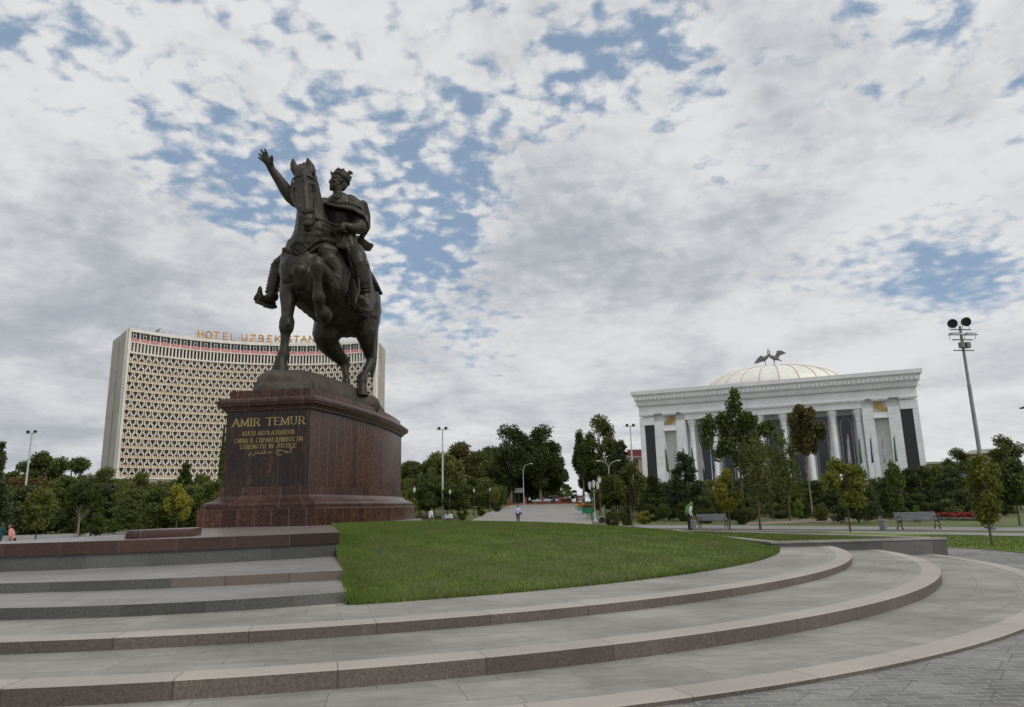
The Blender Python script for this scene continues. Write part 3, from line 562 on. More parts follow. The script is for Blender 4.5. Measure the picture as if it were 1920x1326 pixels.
# -- horse
HB = [
 # trunk
 ch((566, 470, 28.0, 30), (572, 505, 27.9, 44), (588, 540, 28.3, 46), (618, 560, 29.2, 49), (648, 568, 30.4, 47), (668, 572, 31.4, 44)),
 ch((548, 480, 27.9, 20), (547, 510, 27.8, 23), (550, 535, 27.8, 20)), ch((612, 482, 28.0, 24), (622, 510, 27.9, 26), (628, 535, 28.1, 22)),
 ch((560, 500, 27.4, 20), (575, 520, 27.4, 22)), ch((596, 520, 27.6, 24), (610, 545, 27.9, 24)),
 ch((655, 520, 30.2, 30), (684, 545, 31.6, 22), (688, 575, 31.8, 20)),
 # neck
 ch((585, 468, 28.2, 42), (588, 440, 28.1, 35), (584, 410, 28.0, 27), (581, 375, 27.9, 21), (577, 342, 27.7, 17), (573, 318, 27.4, 12)),
 ch((600, 420, 28.3, 14), (594, 380, 28.2, 11), (588, 345, 28.0, 9), (582, 318, 27.7, 7)),
 # head
 ch((569, 322, 27.15, 13), (569, 336, 27.05, 18), (570, 355, 26.95, 19.5), (572, 372, 26.75, 16.5), (574, 386, 26.55, 13), (575.5, 400, 26.45, 12.2), (576.5, 412, 26.42, 12.2), (577, 421, 26.5, 10.8), (577.5, 428, 26.62, 8)),
 ch((570, 338, 26.75, 9), (573, 372, 26.42, 8), (575, 395, 26.28, 8)), ch((563, 410, 26.35, 5.5), (566, 418, 26.35, 5)), ch((588, 409, 26.4, 5.5), (586, 418, 26.4, 5)), ch((572, 420, 26.25, 5.5), (580, 420, 26.27, 5.5)), ch((573, 429, 26.45, 5), (581, 429, 26.47, 5)),
 ch((586, 348, 27.0, 8), (588, 357, 27.0, 7.5), (586, 366, 26.95, 6)), ch((554, 348, 26.95, 7), (552.5, 357, 26.92, 7), (555, 366, 26.88, 6)),
 ch((555, 347, 26.8, 5), (559, 344, 26.72, 4.5)), ch((587, 347, 26.85, 5), (582, 344, 26.72, 4.5)), ch((553, 366, 26.85, 8), (557, 380, 26.75, 5.5), (562, 394, 26.5, 4)), ch((590, 364, 27.1, 9), (590, 378, 27.0, 6.5), (588, 393, 26.7, 4)),
 ch((563, 508, 27.05, 15), (566, 530, 27.25, 14)), ch((590, 520, 27.05, 13), (586, 540, 27.3, 13)), ch((617, 488, 27.45, 16), (631, 505, 27.6, 14), (633, 528, 27.6, 11)), ch((606, 470, 27.5, 16), (622, 472, 27.6, 12)), ch((538, 500, 27.5, 12), (540, 525, 27.5, 12)),
 ch((602, 503, 26.7, 8), (617, 520, 26.95, 10), (628, 540, 27.2, 10), (629, 556, 27.45, 7)), ch((609, 516, 26.7, 5), (620, 535, 26.95, 5), (625, 552, 27.2, 4)),
 # ears
 ch((557, 325, 27.2, 8), (552.5, 316, 27.2, 8.2), (550, 308, 27.2, 6), (549.2, 299, 27.2, 2.2)), ch((584, 323, 27.3, 8), (582, 314, 27.3, 8.5), (579, 306, 27.3, 6), (576.5, 297.5, 27.3, 2.2)),
 ch((568, 316, 27.15, 7), (567, 321, 27.0, 8)),
 # planted fore leg
 ch((546, 530, 27.9, 19), (541.5, 553, 27.6, 16), (540, 575, 27.4, 12), (538.5, 593, 27.35, 10.2), (538, 604, 27.2, 13.2), (537, 614, 27.2, 13), (535.5, 625, 27.25, 8.8), (533.5, 645, 27.25, 7.4), (532.5, 657, 27.2, 8.2), (531.5, 666, 27.15, 11), (529, 674, 27.1, 9.5), (526.5, 681, 27.05, 11)),
 ch((540, 600, 27.05, 6), (540, 608, 27.0, 6)), ch((537.5, 668, 27.4, 5), (536, 673, 27.4, 5)),
 # raised fore leg
 ch((628, 515, 28.0, 26), (628, 540, 27.9, 22), (619, 532, 27.3, 18), (607, 514, 26.8, 15), (595.5, 500, 26.4, 14), (593.5, 493, 26.3, 13)),
 ch((594, 499, 26.25, 12.5), (595, 513, 26.3, 9.5), (595.5, 528, 26.4, 7.8), (596, 545, 26.5, 8.3), (597.5, 558, 26.6, 11.8), (599, 569, 26.75, 8.8), (600.5, 578, 26.9, 9.5), (606, 587, 27.1, 13.5), (609, 592, 27.3, 13.5)),
 ch((606, 556, 26.7, 4.5), (606, 562, 26.75, 4.5)), ch((622, 548, 27.5, 12), (626, 556, 27.6, 6)),
 # hind leg (far)
 ch((640, 592, 30.6, 38), (622, 606, 30.6, 30), (612, 626, 30.4, 24), (614, 643, 30.6, 19), (626, 658, 30.9, 15.5), (638, 672, 31.2, 11.5), (645.5, 682, 31.4, 8.5), (647, 693, 31.3, 6.5), (648, 706, 31.2, 5.6), (649, 714, 31.1, 7.6), (649, 722, 31.0, 7.5)),
 ch((640, 668, 31.5, 6), (651, 674, 31.7, 5.2), (650.5, 682, 31.6, 5)),
 # hind leg (near)
 ch((676, 580, 31.4, 36), (682, 602, 31.2, 28), (686, 622, 31.0, 20), (689, 640, 31.1, 14.5), (691, 655, 31.3, 11), (694, 668, 31.5, 9.2), (695, 676, 31.5, 8), (690, 688, 31.2, 7), (683, 701, 30.9, 6.3), (679, 709, 30.75, 9.5), (678.5, 715, 30.7, 9.8), (679, 722, 30.65, 7.8), (679, 728, 30.6, 8.5)),
 ch((697, 660, 31.8, 6.5), (700.5, 670, 31.95, 6.5), (699, 680, 31.9, 5)),
 ch((650, 602, 30.9, 30), (665, 606, 31.1, 26)),
]
HB = [[(p, r*((1.0 if p.y < 27.35 and p.z > 11.6 else 1.05) if i_ < 30 else 1.10)) for p, r in c_] for i_, c_ in enumerate(HB)]
horse = organic('horse', HB, .035, 'bronze', statue, smooth=3)
TL = [ch((695, 545, 32.4, 9), (702, 560, 32.9, 12), (703, 585, 33.0, 12), (702, 605, 32.9, 9), (701, 630, 32.7, 8), (700, 655, 32.5, 8), (699, 680, 32.3, 7.5), (698, 698, 32.2, 5), (697.5, 708, 32.1, 2.5)),
      ch((704, 570, 32.7, 6), (705.5, 590, 32.7, 5), (706.5, 606, 32.6, 2))]
organic('tail', TL, .04, 'bronze', horse, smooth=1)
for (x, y, Y) in ((553, 356, 26.72), (588, 356, 26.78)):
    c, r = S(x, y, Y, 3.6); m = MB(); m.ball(c, r, (1, .8, 1), 12, 8); m.tube([c+Vector((r*1.35*math.cos(a), -.02-r*.3, r*1.0*math.sin(a))) for a in [k/12*2*math.pi for k in range(13)]], r*.28, 6, cap=False); m.build('eye', 'bronze', horse, smooth=60)
for (x, y, Y) in ((565, 410.5, 26.1), (586.5, 410, 26.15)):
    c, r = S(x, y, Y, 3.9); m = MB(); sg_ = 1 if x > 575 else -1; m.tube([c+Vector((sg_*r*.8*math.cos(a), -.0, r*1.15*math.sin(a))) for a in [-.5+k/8*2.6 for k in range(9)]], [r*q for q in (.12, .28, .36, .4, .42, .4, .36, .28, .12)], 6); m.build('nostril', 'bronze', horse, smooth=60)
organic('forelock', [ch((568, 311, 27.2, 5), (567, 319, 26.85, 5.5), (569, 330, 26.62, 4.5), (571, 342, 26.5, 2.5)), ch((571, 309, 27.2, 5), (573, 322, 26.8, 4.5), (574, 334, 26.65, 2.5)), ch((563, 312, 27.1, 5), (560, 322, 26.8, 4), (560, 331, 26.7, 2.2))], .022, 'bronze', horse, smooth=1)
for q_, r_h in (((526, 686, 27.05), 15), ((679, 733, 30.6), 11.5), ((649, 727, 31.0), 9.5)):
    c, r = S(*q_, r_h); m = MB(); m.lathe([(r*.55, r*1.05), (r*.72, r*.75), (r*.98, -r*.35), (r*1.05, -r*.75), (0, -r*.8)], c, 16); m.build('hoof', 'bronze', horse, smooth=40)
# mane locks on the horse's left neck side
ML = []
for i in range(9):
    t = i/8; x0, y0 = 580+20*t, 312+105*t; ML.append(ch((x0, y0, 28.1, 6), (x0+7, y0+8, 28.2, 5.5), (x0+8.5, y0+20, 28.25, 3.2)))
organic('mane', ML, .03, 'bronze', horse, smooth=1)
# tack: bridle, reins, breast rope, medallion
def ringtube(mb, cx, cy, Y, rx, ry, tilt, wr, a0=0, a1=360, dY=0, n=18):
    pts = []
    for i in range(n+1):
        a = R_(a0+(a1-a0)*i/n); ux, uy = rx*math.cos(a), ry*math.sin(a); x = cx+ux*math.cos(tilt)-uy*math.sin(tilt); y = cy+ux*math.sin(tilt)+uy*math.cos(tilt); pts.append(D(x, y, Y+dY*math.cos(a)))
    mb.tube(pts, wr, 6, cap=True)
m = MB()
m.tube([D(*q) for q in ((557.5, 392, 26.45), (562, 396, 26.22), (573, 397.5, 26.12), (584, 396, 26.25), (589.5, 392, 26.5))], .05, 6)
m.tube([D(*q) for q in ((549, 336, 26.9), (557, 331, 26.7), (568, 329, 26.62), (580, 331, 26.78), (588, 336, 26.95))], .045, 6)
m.tube([D(*q) for q in ((589, 338, 26.95), (592, 352, 27.0), (592.5, 368, 26.95), (590.5, 384, 26.75), (589, 393, 26.5), (590.5, 404, 26.4), (596, 411, 26.5))], .035, 6)
m.tube([D(*q) for q in ((548, 338, 26.9), (545, 355, 26.95), (547.5, 372, 26.85), (555, 388, 26.6), (558, 394, 26.4))], .035, 6)
m.ball(D(595.5, 411, 26.45), .09, seg=8, rings=6); m.build('bridle', 'bronze', horse, smooth=50)
m = MB(); RP = [D(*q) for q in ((596, 411, 26.45), (604, 413, 26.9), (620, 419, 27.4), (636, 425, 27.75), (650, 427, 27.9))]
for a, b in zip(RP, RP[1:]): m.bar(a, b, .09, .05)
RP2 = [p+Vector((0, .12, -.14)) for p in RP[1:]]
for a, b in zip(RP2, RP2[1:]): m.bar(a, b, .08, .05)
m.build('rein', 'bronze', horse)
m = MB(); k0 = [D(*q) for q in ((634, 457, 28.25), (620, 451.5, 27.55), (604, 450, 27.25), (590, 456, 27.15), (578, 466, 27.15), (566, 474, 27.05), (553, 477, 27.1), (541, 474, 27.25), (531, 467, 27.5))]
def smoothline(P, n=10):
    out = []
    for i in range(len(P)-1):
        p0, p1, p2, p3 = P[max(i-1, 0)], P[i], P[i+1], P[min(i+2, len(P)-1)]
        for k in range(n): t = k/n; out.append(.5*((2*p1)+(p2-p0)*t+(2*p0-5*p1+4*p2-p3)*t*t+(3*p1-p0-3*p2+p3)*t**3))
    return out+[P[-1]]
kk = smoothline(k0, 12)
for j in range(2):
    ph = math.pi*j; pts = [p+Vector((0, .05*math.cos(i*.9+ph), .05*math.sin(i*.9+ph))) for i, p in enumerate(kk)]; m.tube(pts, .05, 6)
for j, dz in ((0, -.17),): m.tube([p+Vector((0, .0, dz)) for p in kk], .035, 6)
for i in range(2, len(kk)-2, 2): m.tube([kk[i]+Vector((0, -.02, -.16)), kk[i]+Vector((0, -.04, -.3))], [.03, .04], 5)
m.build('breast_rope', 'bronze', horse, smooth=50)
mc, mr_ = S(558, 467, 27.05, 14); nrm = (Vector((0, 0, EYE))-mc).normalized(); nrm = Vector((nrm.x+.1, nrm.y, .05)).normalized(); q = nrm.to_track_quat('Z', 'Y').to_matrix()
m = MB(); m.lathe([(0, .10), (.3*mr_, .10), (.36*mr_, .05), (.6*mr_, .05), (.66*mr_, .085), (.8*mr_, .085), (.84*mr_, .04), (.93*mr_, .04), (.95*mr_, .08), (mr_, .06), (mr_, -.12)], seg=28)
m.v = [tuple(q @ Vector(v) + mc) for v in m.v]; m.build('medallion', 'bronze', horse, smooth=40)
# saddle cloth hanging over the flank, with fringed edge
def sheet(name, grid, th, mat, parent, sub=2):
    m = MB(); n = len(grid[0]); vs = [p for r in grid for p in r]; m.add(vs, [(j*n+i, j*n+i+1, (j+1)*n+i+1, (j+1)*n+i) for j in range(len(grid)-1) for i in range(n-1)])
    o = m.build(name, mat, parent, smooth=60); sd_ = o.modifiers.new('t', 'SOLIDIFY'); sd_.thickness = th; sd_.offset = 0
    su = o.modifiers.new('s', 'SUBSURF'); su.levels = sub; su.render_levels = sub; return o
sheet('saddle_cloth', [[D(*q) for q in r] for r in (((628, 462, 28.3), (645, 458, 28.5), (665, 458, 29.2), (688, 478, 30.3)), ((640, 500, 28.1), (655, 500, 28.25), (676, 500, 28.9), (698, 510, 30.3)), ((643, 540, 28.3), (658, 545, 28.4), (678, 545, 29.0), (702, 548, 30.4)), ((650, 568, 28.6), (664, 580, 28.8), (684, 586, 29.3), (705, 588, 30.6)))], .07, 'bronze', horse)
m = MB()
for i in range(13):
    t = i/12; a = D(645+8*t, 505+66*t, 28.15+.45*t); m.ball(a, .075, (1, .7, 1.1), 7, 5)
for i in range(14):
    t = i/13; a = D(652+53*t, 572+20*math.sin(t*1.6), 28.65+1.9*t); m.tube([a, a+Vector((.02, 0, -.15))], [.05, .05], 5)
m.build('saddle_fringe', 'bronze', horse, smooth=50)

# -- rider
hf_ = Vector((-.86, -.50, .07)).normalized(); hu_ = Vector((.06, .04, 1)).normalized(); hl_ = hu_.cross(hf_).normalized(); hc_ = D(634, 341, 29.0); HS = .93
def hh_(f, l, u, r): return (hc_+hf_*(f*HS)+hl_*(l*HS)+hu_*(u*HS), r*HS)
HEAD = [[hh_(.02, 0, .12, .31), hh_(-.14, 0, .13, .30)], [hh_(.12, 0, -.06, .25), hh_(.16, 0, -.22, .21), hh_(.22, 0, -.33, .16)], [hh_(.24, 0, -.38, .11), hh_(.28, 0, -.45, .09), hh_(.29, 0, -.49, .06)], [hh_(.16, .12, -.33, .10), hh_(.05, .2, -.2, .10)], [hh_(.16, -.12, -.33, .10), hh_(.05, -.2, -.2, .10)],
    [hh_(.33, 0, .04, .045), hh_(.375, 0, -.06, .045), hh_(.40, 0, -.11, .045)], [hh_(.40, .045, -.12, .035)], [hh_(.40, -.045, -.12, .035)], [hh_(.30, .05, .09, .05), hh_(.27, .19, .09, .055)], [hh_(.30, -.05, .09, .05), hh_(.27, -.19, .09, .055)],
    [hh_(.27, .11, .01, .05)], [hh_(.27, -.11, .01, .05)], [hh_(.22, .18, -.09, .095)], [hh_(.22, -.18, -.09, .095)], [hh_(.36, .02, -.185, .038), hh_(.32, .12, -.23, .035)], [hh_(.36, -.02, -.185, .038), hh_(.32, -.12, -.23, .035)], [hh_(.335, -.05, -.26, .035), hh_(.335, .05, -.26, .035)],
    [hh_(-.04, .30, -.02, .05), hh_(-.02, .29, -.13, .04)], [hh_(-.04, -.30, -.02, .05), hh_(-.02, -.29, -.13, .04)], [hh_(-.24, 0, -.10, .22), hh_(-.22, 0, -.25, .17)], [hh_(-.06, 0, -.30, .16), hh_(-.08, 0, -.72, .17)]]
RB = [
 ch((640, 468, 29.3, 26), (638, 448, 29.1, 24), (636, 428, 29.0, 23), (637, 408, 29.0, 26), (639, 390, 29.05, 27), (640, 380, 29.1, 18), (636, 372, 29.05, 9.5), (633, 362, 29.0, 8), (632, 352, 28.95, 8)),
 ch((622, 396, 28.85, 16), (618, 412, 28.85, 15)), ch((650, 395, 28.9, 16), (645, 414, 28.85, 15)), ch((618, 388, 29.0, 14), (608, 384, 28.9, 13)),
 *HEAD,
 # raised arm
 ch((612, 386, 28.9, 14), (590, 388, 28.5, 13), (572, 384, 28.0, 12.5), (555, 376, 27.7, 12.5), (545, 368, 27.6, 12), (536, 356, 27.5, 11), (527, 343, 27.4, 9.3), (518, 330, 27.3, 8), (511, 320, 27.2, 6.8), (508, 315.5, 27.15, 6.3)),
 ch((508, 315, 27.15, 6.4), (505.5, 308, 27.1, 7.2), (502.5, 301, 27.05, 7.4)), ch((499, 303, 27.05, 5.2), (497.5, 299, 27.05, 4.6)), ch((506, 303, 27.05, 5), (507, 299, 27.05, 4.2)),
 ch((503.5, 299, 27.05, 3.0), (500.5, 290, 27.0, 2.5), (498.6, 284.5, 26.95, 2.1), (496.5, 280.2, 26.9, 1.6)), ch((499.5, 299, 27.05, 3.0), (495.5, 291, 27.0, 2.5), (492.4, 285.5, 26.95, 2.1), (489.3, 280.8, 26.9, 1.6)),
 ch((497, 300, 27.05, 2.9), (492, 294.5, 27.0, 2.4), (488.8, 291.3, 26.95, 2.0), (486, 288.6, 26.9, 1.6)), ch((496, 303, 27.05, 2.8), (490.5, 299.5, 27.0, 2.2), (487.6, 297.4, 26.95, 1.9), (484.8, 295.2, 26.9, 1.5)),
 ch((508, 306, 27.0, 3.6), (509.6, 299.5, 26.95, 3.1), (509.7, 294, 26.9, 2.5), (509.6, 292.4, 26.9, 1.7)),
 # rein arm
 ch((656, 383, 29.0, 17), (664, 388, 28.95, 16), (668, 397, 28.95, 15), (672, 412, 28.8, 14.5), (673, 426, 28.6, 13), (664, 428, 28.3, 10), (655, 426, 28.05, 8), (649, 424, 27.95, 6.2)),
 ch((648, 423, 27.9, 6), (643, 423.5, 27.8, 5.2)), ch((645, 420, 27.75, 2.4), (640.5, 421, 27.65, 2.2), (640.5, 424.5, 27.65, 2)), ch((644.5, 423.5, 27.7, 2.4), (639.8, 424.5, 27.6, 2.2), (640.5, 427.5, 27.62, 2)), ch((644.5, 427, 27.7, 2.4), (640.5, 428, 27.62, 2.1), (642, 430.5, 27.66, 1.9)), ch((646, 430, 27.75, 2.2), (642.5, 431.5, 27.7, 1.9)), ch((649, 419, 27.85, 2.6), (643, 417.8, 27.75, 2.2)),
 # near leg
 ch((650, 468, 28.9, 20), (663, 474, 28.4, 18.5), (671, 484, 28.1, 15.5), (673, 495, 28.0, 13.5), (677, 510, 28.1, 14), (681, 526, 28.2, 13.5), (684, 541, 28.3, 10.5), (685, 552, 28.35, 9.2), (685, 562, 28.3, 10)),
 ch((684, 566, 28.2, 9.5), (681, 567, 27.9, 10), (678.5, 566, 27.6, 8.5), (677.5, 560, 27.45, 6), (677, 556, 27.4, 3.5)), ch((688, 572, 28.5, 6), (672, 574, 27.6, 5)),
 # far leg
 ch((628, 468, 29.0, 18), (590, 480, 29.3, 18), (545, 484, 29.1, 16), (524, 496, 28.8, 12), (519, 510, 28.7, 11.5), (515, 524, 28.65, 11.5), (512, 538, 28.6, 10.5), (510, 550, 28.6, 10)),
 ch((511, 556, 28.6, 10.5), (504, 562, 28.4, 9), (494, 562, 28.2, 7.8), (487.5, 559, 28.05, 6.8), (486.8, 550, 28.0, 5), (487.5, 542, 27.98, 3.6), (488, 538.5, 27.98, 2.2)), ch((510, 570, 28.6, 7), (498, 566, 28.3, 5), (484, 564, 28.0, 3.5), (478, 561.5, 27.95, 2.6)), ch((480, 559, 27.95, 4), (484, 553, 27.95, 4)),
]
RB = [[(p, r*(1.10 if c_ not in HEAD else 1.03)) for p, r in c_] for c_ in RB]
rider = organic('rider', RB, .021, 'bronze', statue, smooth=2)
# coat skirt with folds, collar, belt
CS = [ch((640, 436, 28.9, 26), (642, 446, 28.8, 27), (646, 458, 28.6, 25), (655, 466, 28.4, 18))]
for i in range(6):
    t = i/5; CS.append(ch((618+9*t, 436, 28.35-.05*i, 6), (622+16*t, 450, 28.2, 6.5), (632+20*t, 463+3*t, 28.05, 5.5)))
CS += [ch((652, 432, 28.4, 6), (656, 448, 28.2, 6), (662, 468, 28.1, 5)), ch((655, 470, 28.0, 5), (660, 500, 27.95, 5), (664, 520, 28.1, 4))]
coat = organic('coat', CS, .035, 'bronze', rider, smooth=1)
m = MB(); m.tube([D(*q) for q in ((613, 428, 28.5), (622, 433, 28.15), (636, 435, 28.0), (650, 433, 28.2), (660, 428, 28.6))], .075, 8)
for i in range(7): m.ball(D(616+6.6*i, 429.5+4.2*math.sin(i/6*math.pi), 28.4-.45*math.sin(i/6*math.pi)), .085, (1, .6, 1), 8, 6)
m.build('belt', 'bronze', rider, smooth=50)
m = MB(); m.tube([D(*q) for q in ((608, 381, 28.5), (618, 385, 28.2), (632, 388, 28.05), (648, 389, 28.1), (662, 390, 28.3))], .06, 8)
for i in range(9): m.ball(D(611+5.5*i, 381.5+6*math.sin(i/8*math.pi*.8), 28.4-.3*math.sin(i/8*math.pi)), .065, (1, .6, 1.1), 8, 6)
for i in range(9): m.ball(D(623+2.6*i, 368.5+2.6*math.sin(i/8*math.pi), 28.55-.15*math.sin(i/8*math.pi)), .05, (1, .8, 1), 6, 5)
m.build('collar_band', 'bronze', rider, smooth=50)
sheet('cape', [[D(*q) for q in r] for r in (((615, 383, 28.45), (632, 377, 28.6), (650, 374, 28.8), (663, 373, 29.1), (672, 377, 29.6)), ((624, 388, 28.25), (642, 388, 28.25), (660, 389, 28.3), (676, 388, 28.7), (683, 390, 29.6)),
    ((640, 389, 28.2), (658, 392, 28.15), (672, 398, 28.25), (685, 402, 28.7), (690, 408, 29.6)), ((668, 396, 28.3), (678, 403, 28.35), (685, 410, 28.5), (690.5, 418, 28.9), (691, 424, 29.6)), ((683, 410, 28.6), (687, 416, 28.7), (689, 424, 28.8), (689, 434, 29.1), (686, 440, 29.6)), ((684, 418, 28.9), (685, 426, 28.9), (684, 436, 29.0), (680, 444, 29.2), (676, 449, 29.6)))], .085, 'bronze', rider)
organic('cape_folds', [ch((615, 384, 28.4, 4), (640, 389, 28.15, 3.6), (662, 393, 28.15, 3.6), (680, 403, 28.35, 3.6), (689, 420, 28.8, 3.4), (686, 438, 29.0, 3)), ch((630, 381, 28.4, 3), (655, 381, 28.45, 3.4), (674, 388, 28.6, 3.2), (685, 402, 28.9, 3)), ch((680, 385, 29.5, 10), (687, 405, 29.6, 8), (686, 425, 29.6, 9), (679, 444, 29.5, 5))], .035, 'bronze', rider, smooth=1)
# crown with points and plume
m = MB(); cc = D(638.0, 337.5, 29.15); ax_z = Vector((.40, .25, 1)).normalized(); ax_x = Vector((1, 0, -.40)).normalized(); ax_y = ax_z.cross(ax_x); rr = .405
def cp(a, r, z): return cc+ax_x*(r*math.cos(a))+ax_y*(r*1.05*math.sin(a))+ax_z*z
NP = 9
for i in range(NP*6):
    a0, a1 = 2*math.pi*i/(NP*6), 2*math.pi*(i+1)/(NP*6)
    hf = lambda k: .27+.075*max(0, math.cos((k % 6)/6*2*math.pi))+.03*abs(math.sin(k*1.7))
    z0, z1 = hf(i), hf(i+1); vs = [cp(a0, rr, -.05), cp(a1, rr, -.05), cp(a1, rr*.98, z1), cp(a0, rr*.98, z0), cp(a0, rr*.86, -.05), cp(a1, rr*.86, -.05), cp(a1, rr*.84, z1), cp(a0, rr*.84, z0)]
    m.add(vs, [(0, 1, 2, 3), (4, 7, 6, 5), (3, 2, 6, 7), (0, 4, 5, 1)])
m.lathe([(0, .27), (.22, .25), (.34, .12), (.38, -.05)], (0, 0, 0), 16); nb = 16*4; m.v[-nb:] = [tuple(cc+ax_x*v[0]+ax_y*v[1]+ax_z*(v[2]+.02)) for v in m.v[-nb:]]
m.tube([cp(i/20*2*math.pi, rr*1.03, .03) for i in range(21)], .035, 6, cap=False)
m.tube([D(*q) for q in ((622.5, 327, 28.7), (621, 324, 28.65), (620.3, 320.5, 28.6))], [.05, .045, .015], 6)
m.tube([D(*q) for q in ((651, 331, 29.2), (653, 327, 29.2), (656, 323.5, 29.2), (659.5, 323, 29.2))], [.05, .06, .11, .06], 8); m.ball(D(660, 325, 29.2), .05)
m.build('crown', 'bronze', rider, smooth=35)
for x0, x1, y0, y1, Y0_, Y1_, ra, rb in ((675, 684.5, 500, 548, 28.12, 28.27, 15, 10), (523, 510.5, 496, 546, 28.78, 28.63, 13.2, 11.6)):
    m = MB()
    for i in range(9):
        t = i/8; c0, r0 = S(x0+(x1-x0)*t, y0+(y1-y0)*t, Y0_+(Y1_-Y0_)*t, ra+(rb-ra)*t); m.tube([c0+Vector((r0*math.cos(a), r0*math.sin(a)*.95, .05*math.cos(a))) for a in [k/12*2*math.pi for k in range(13)]], .042, 5, cap=False)
    m.build('leg_armour', 'bronze', rider, smooth=50)
m = MB(); p = [D(*q) for q in ((668, 578, 27.5), (692, 578, 28.4), (693, 572, 28.5), (668, 572, 27.5))]; m.bar(D(669, 577.5, 27.6), D(691, 576.5, 28.4), .3, .09)
m.tube([D(*q) for q in ((668, 577, 27.6), (667, 562, 27.8), (674, 545, 27.9), (672, 520, 27.9))], .05, 6)
m.build('stirrup', 'bronze', horse, smooth=40)
m = MB(); m.bar(D(479, 565.2, 27.95), D(499, 573, 28.2), .2, .08); m.bar(D(498, 572.6, 28.2), D(515, 576.5, 28.6), .3, .12); m.build('stirrup', 'bronze', horse, smooth=40)
# quiver, scabbard
qv = [S(668, 446, 29.9, 9), S(678, 454, 30.1, 10), S(689, 462, 30.3, 9.6), S(693, 465, 30.4, 8)]
m = MB(); a_, b_ = qv[0][0], qv[-1][0]; m.bar(a_, b_, .42, .30, (.5, 0, 1)); m.bar(a_.lerp(b_, .8), a_.lerp(b_, 1.04), .5, .36, (.5, 0, 1)); m.build('quiver', 'bronze', rider, bevel=.05, smooth=40)
m = MB(); m.tube([D(*q) for q in ((656, 470, 29.4), (675, 490, 30.2), (694, 518, 31.0), (703, 533, 31.4), (709, 543, 31.6), (712, 547, 31.7), (714.5, 551, 31.75))], [.12, .14, .17, .15, .12, .085, .06], 10); m.ball(D(713.5, 549.5, 31.75), .1)
m.build('scabbard', 'bronze', rider, smooth=50)

# ================================================================== HOTEL
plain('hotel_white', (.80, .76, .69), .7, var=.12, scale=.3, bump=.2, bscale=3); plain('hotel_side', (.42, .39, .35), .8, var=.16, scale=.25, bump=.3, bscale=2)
plain('hotel_tan', (.60, .45, .28), .8, var=.2, scale=.5); plain('hotel_brown', (.24, .10, .06), .8, var=.25); plain('hotel_pink', (.60, .27, .26), .8, var=.12, scale=.6)
plain('dark_glass', (.022, .026, .032), .12, var=.3, scale=.4); plain('curtain', (.40, .35, .28), .9, var=.4, scale=.3); plain('sign_orange', (.72, .34, .07), .5, var=.15); plain('thin_metal', (.25, .26, .27), .5, .3); plain('antenna', (.45, .43, .40), .6)
HC = Vector((-68.2, 179.0, 0)); HR = 61.7; HZ0 = zg(240)
aL = math.atan2(215-179.0, -118.5+68.2); aR = math.atan2(236.9-179.0, -46.3+68.2)   # left and right ends of the concave front
HL = HR*(aL-aR)
def hp(s, dz, out=0.0):       # s metres along the front from the left end, out metres towards the viewer
    a = aL - s/HR; r = HR-out; return Vector((HC.x+r*math.cos(a), HC.y+r*math.sin(a), dz))
hotel = thing('hotel', (0, 0, 0), 'tall curved white hotel block with lattice balconies and orange rooftop letters', 'hotel')
ZT = 58.4
def hbox(mb, s0, s1, z0, z1, o0, o1, mi=0, n=1):
    for i in range(n):
        a, b = s0+(s1-s0)*i/n, s0+(s1-s0)*(i+1)/n; P = [hp(a, z0, o0), hp(b, z0, o0), hp(b, z0, o1), hp(a, z0, o1)]
        mb.add([tuple(p) for p in P]+[(p.x, p.y, z1) for p in P], [(0, 3, 2, 1), (4, 5, 6, 7), (0, 1, 5, 4), (2, 3, 7, 6), (0, 4, 7, 3), (1, 2, 6, 5)], mi)
# core
m = MB(); fr = [hp(HL*i/36, 0, -1.4) for i in range(37)]; bk = [Vector((-46.5, 253.5, 0)), Vector((-72, 262, 0)), Vector((-108, 252, 0)), Vector((-132.2, 231.2, 0))]
pts = [(p.x, p.y) for p in fr]+[(p.x, p.y) for p in bk]; m.prism(pts, 0, ZT-.8); m.build('core_wall', 'hotel_tan', hotel)
# end walls with the recessed joint
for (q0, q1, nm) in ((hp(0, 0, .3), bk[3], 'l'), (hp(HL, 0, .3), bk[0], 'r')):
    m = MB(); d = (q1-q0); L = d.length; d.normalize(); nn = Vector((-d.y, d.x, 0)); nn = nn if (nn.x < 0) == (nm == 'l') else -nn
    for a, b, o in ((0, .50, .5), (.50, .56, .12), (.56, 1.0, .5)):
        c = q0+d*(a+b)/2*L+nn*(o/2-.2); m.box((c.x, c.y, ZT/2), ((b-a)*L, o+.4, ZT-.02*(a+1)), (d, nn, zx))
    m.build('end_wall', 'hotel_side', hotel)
m = MB(); hbox(m, -.35, HL+.35, ZT-1.0, ZT, -1.6, .55, 0, 36); hbox(m, 0, HL, ZT-4.35, ZT-4.05, -1.6, .45, 0, 36); hbox(m, 0, HL, 50.7, 51.15, -1.3, .40, 0, 36); hbox(m, -.4, .25, 9, ZT-1, -1.4, .5); hbox(m, HL-.25, HL+.4, 9, ZT-1, -1.4, .5); m.build('cornice_band', 'hotel_white', hotel)
m = MB(); hbox(m, 0, HL, ZT-4.05, ZT-2.95, -1.3, .22, 0, 36); m.build('pink_spandrel', 'hotel_pink', hotel)
nb = 26; bw_ = HL/nb
m = MB()
for i in range(nb+1): hbox(m, i*bw_-.13, i*bw_+.13, ZT-4.05, ZT-1.0, -1.4, .38)
m.build('pilaster', 'hotel_white', hotel)
wcount = 0
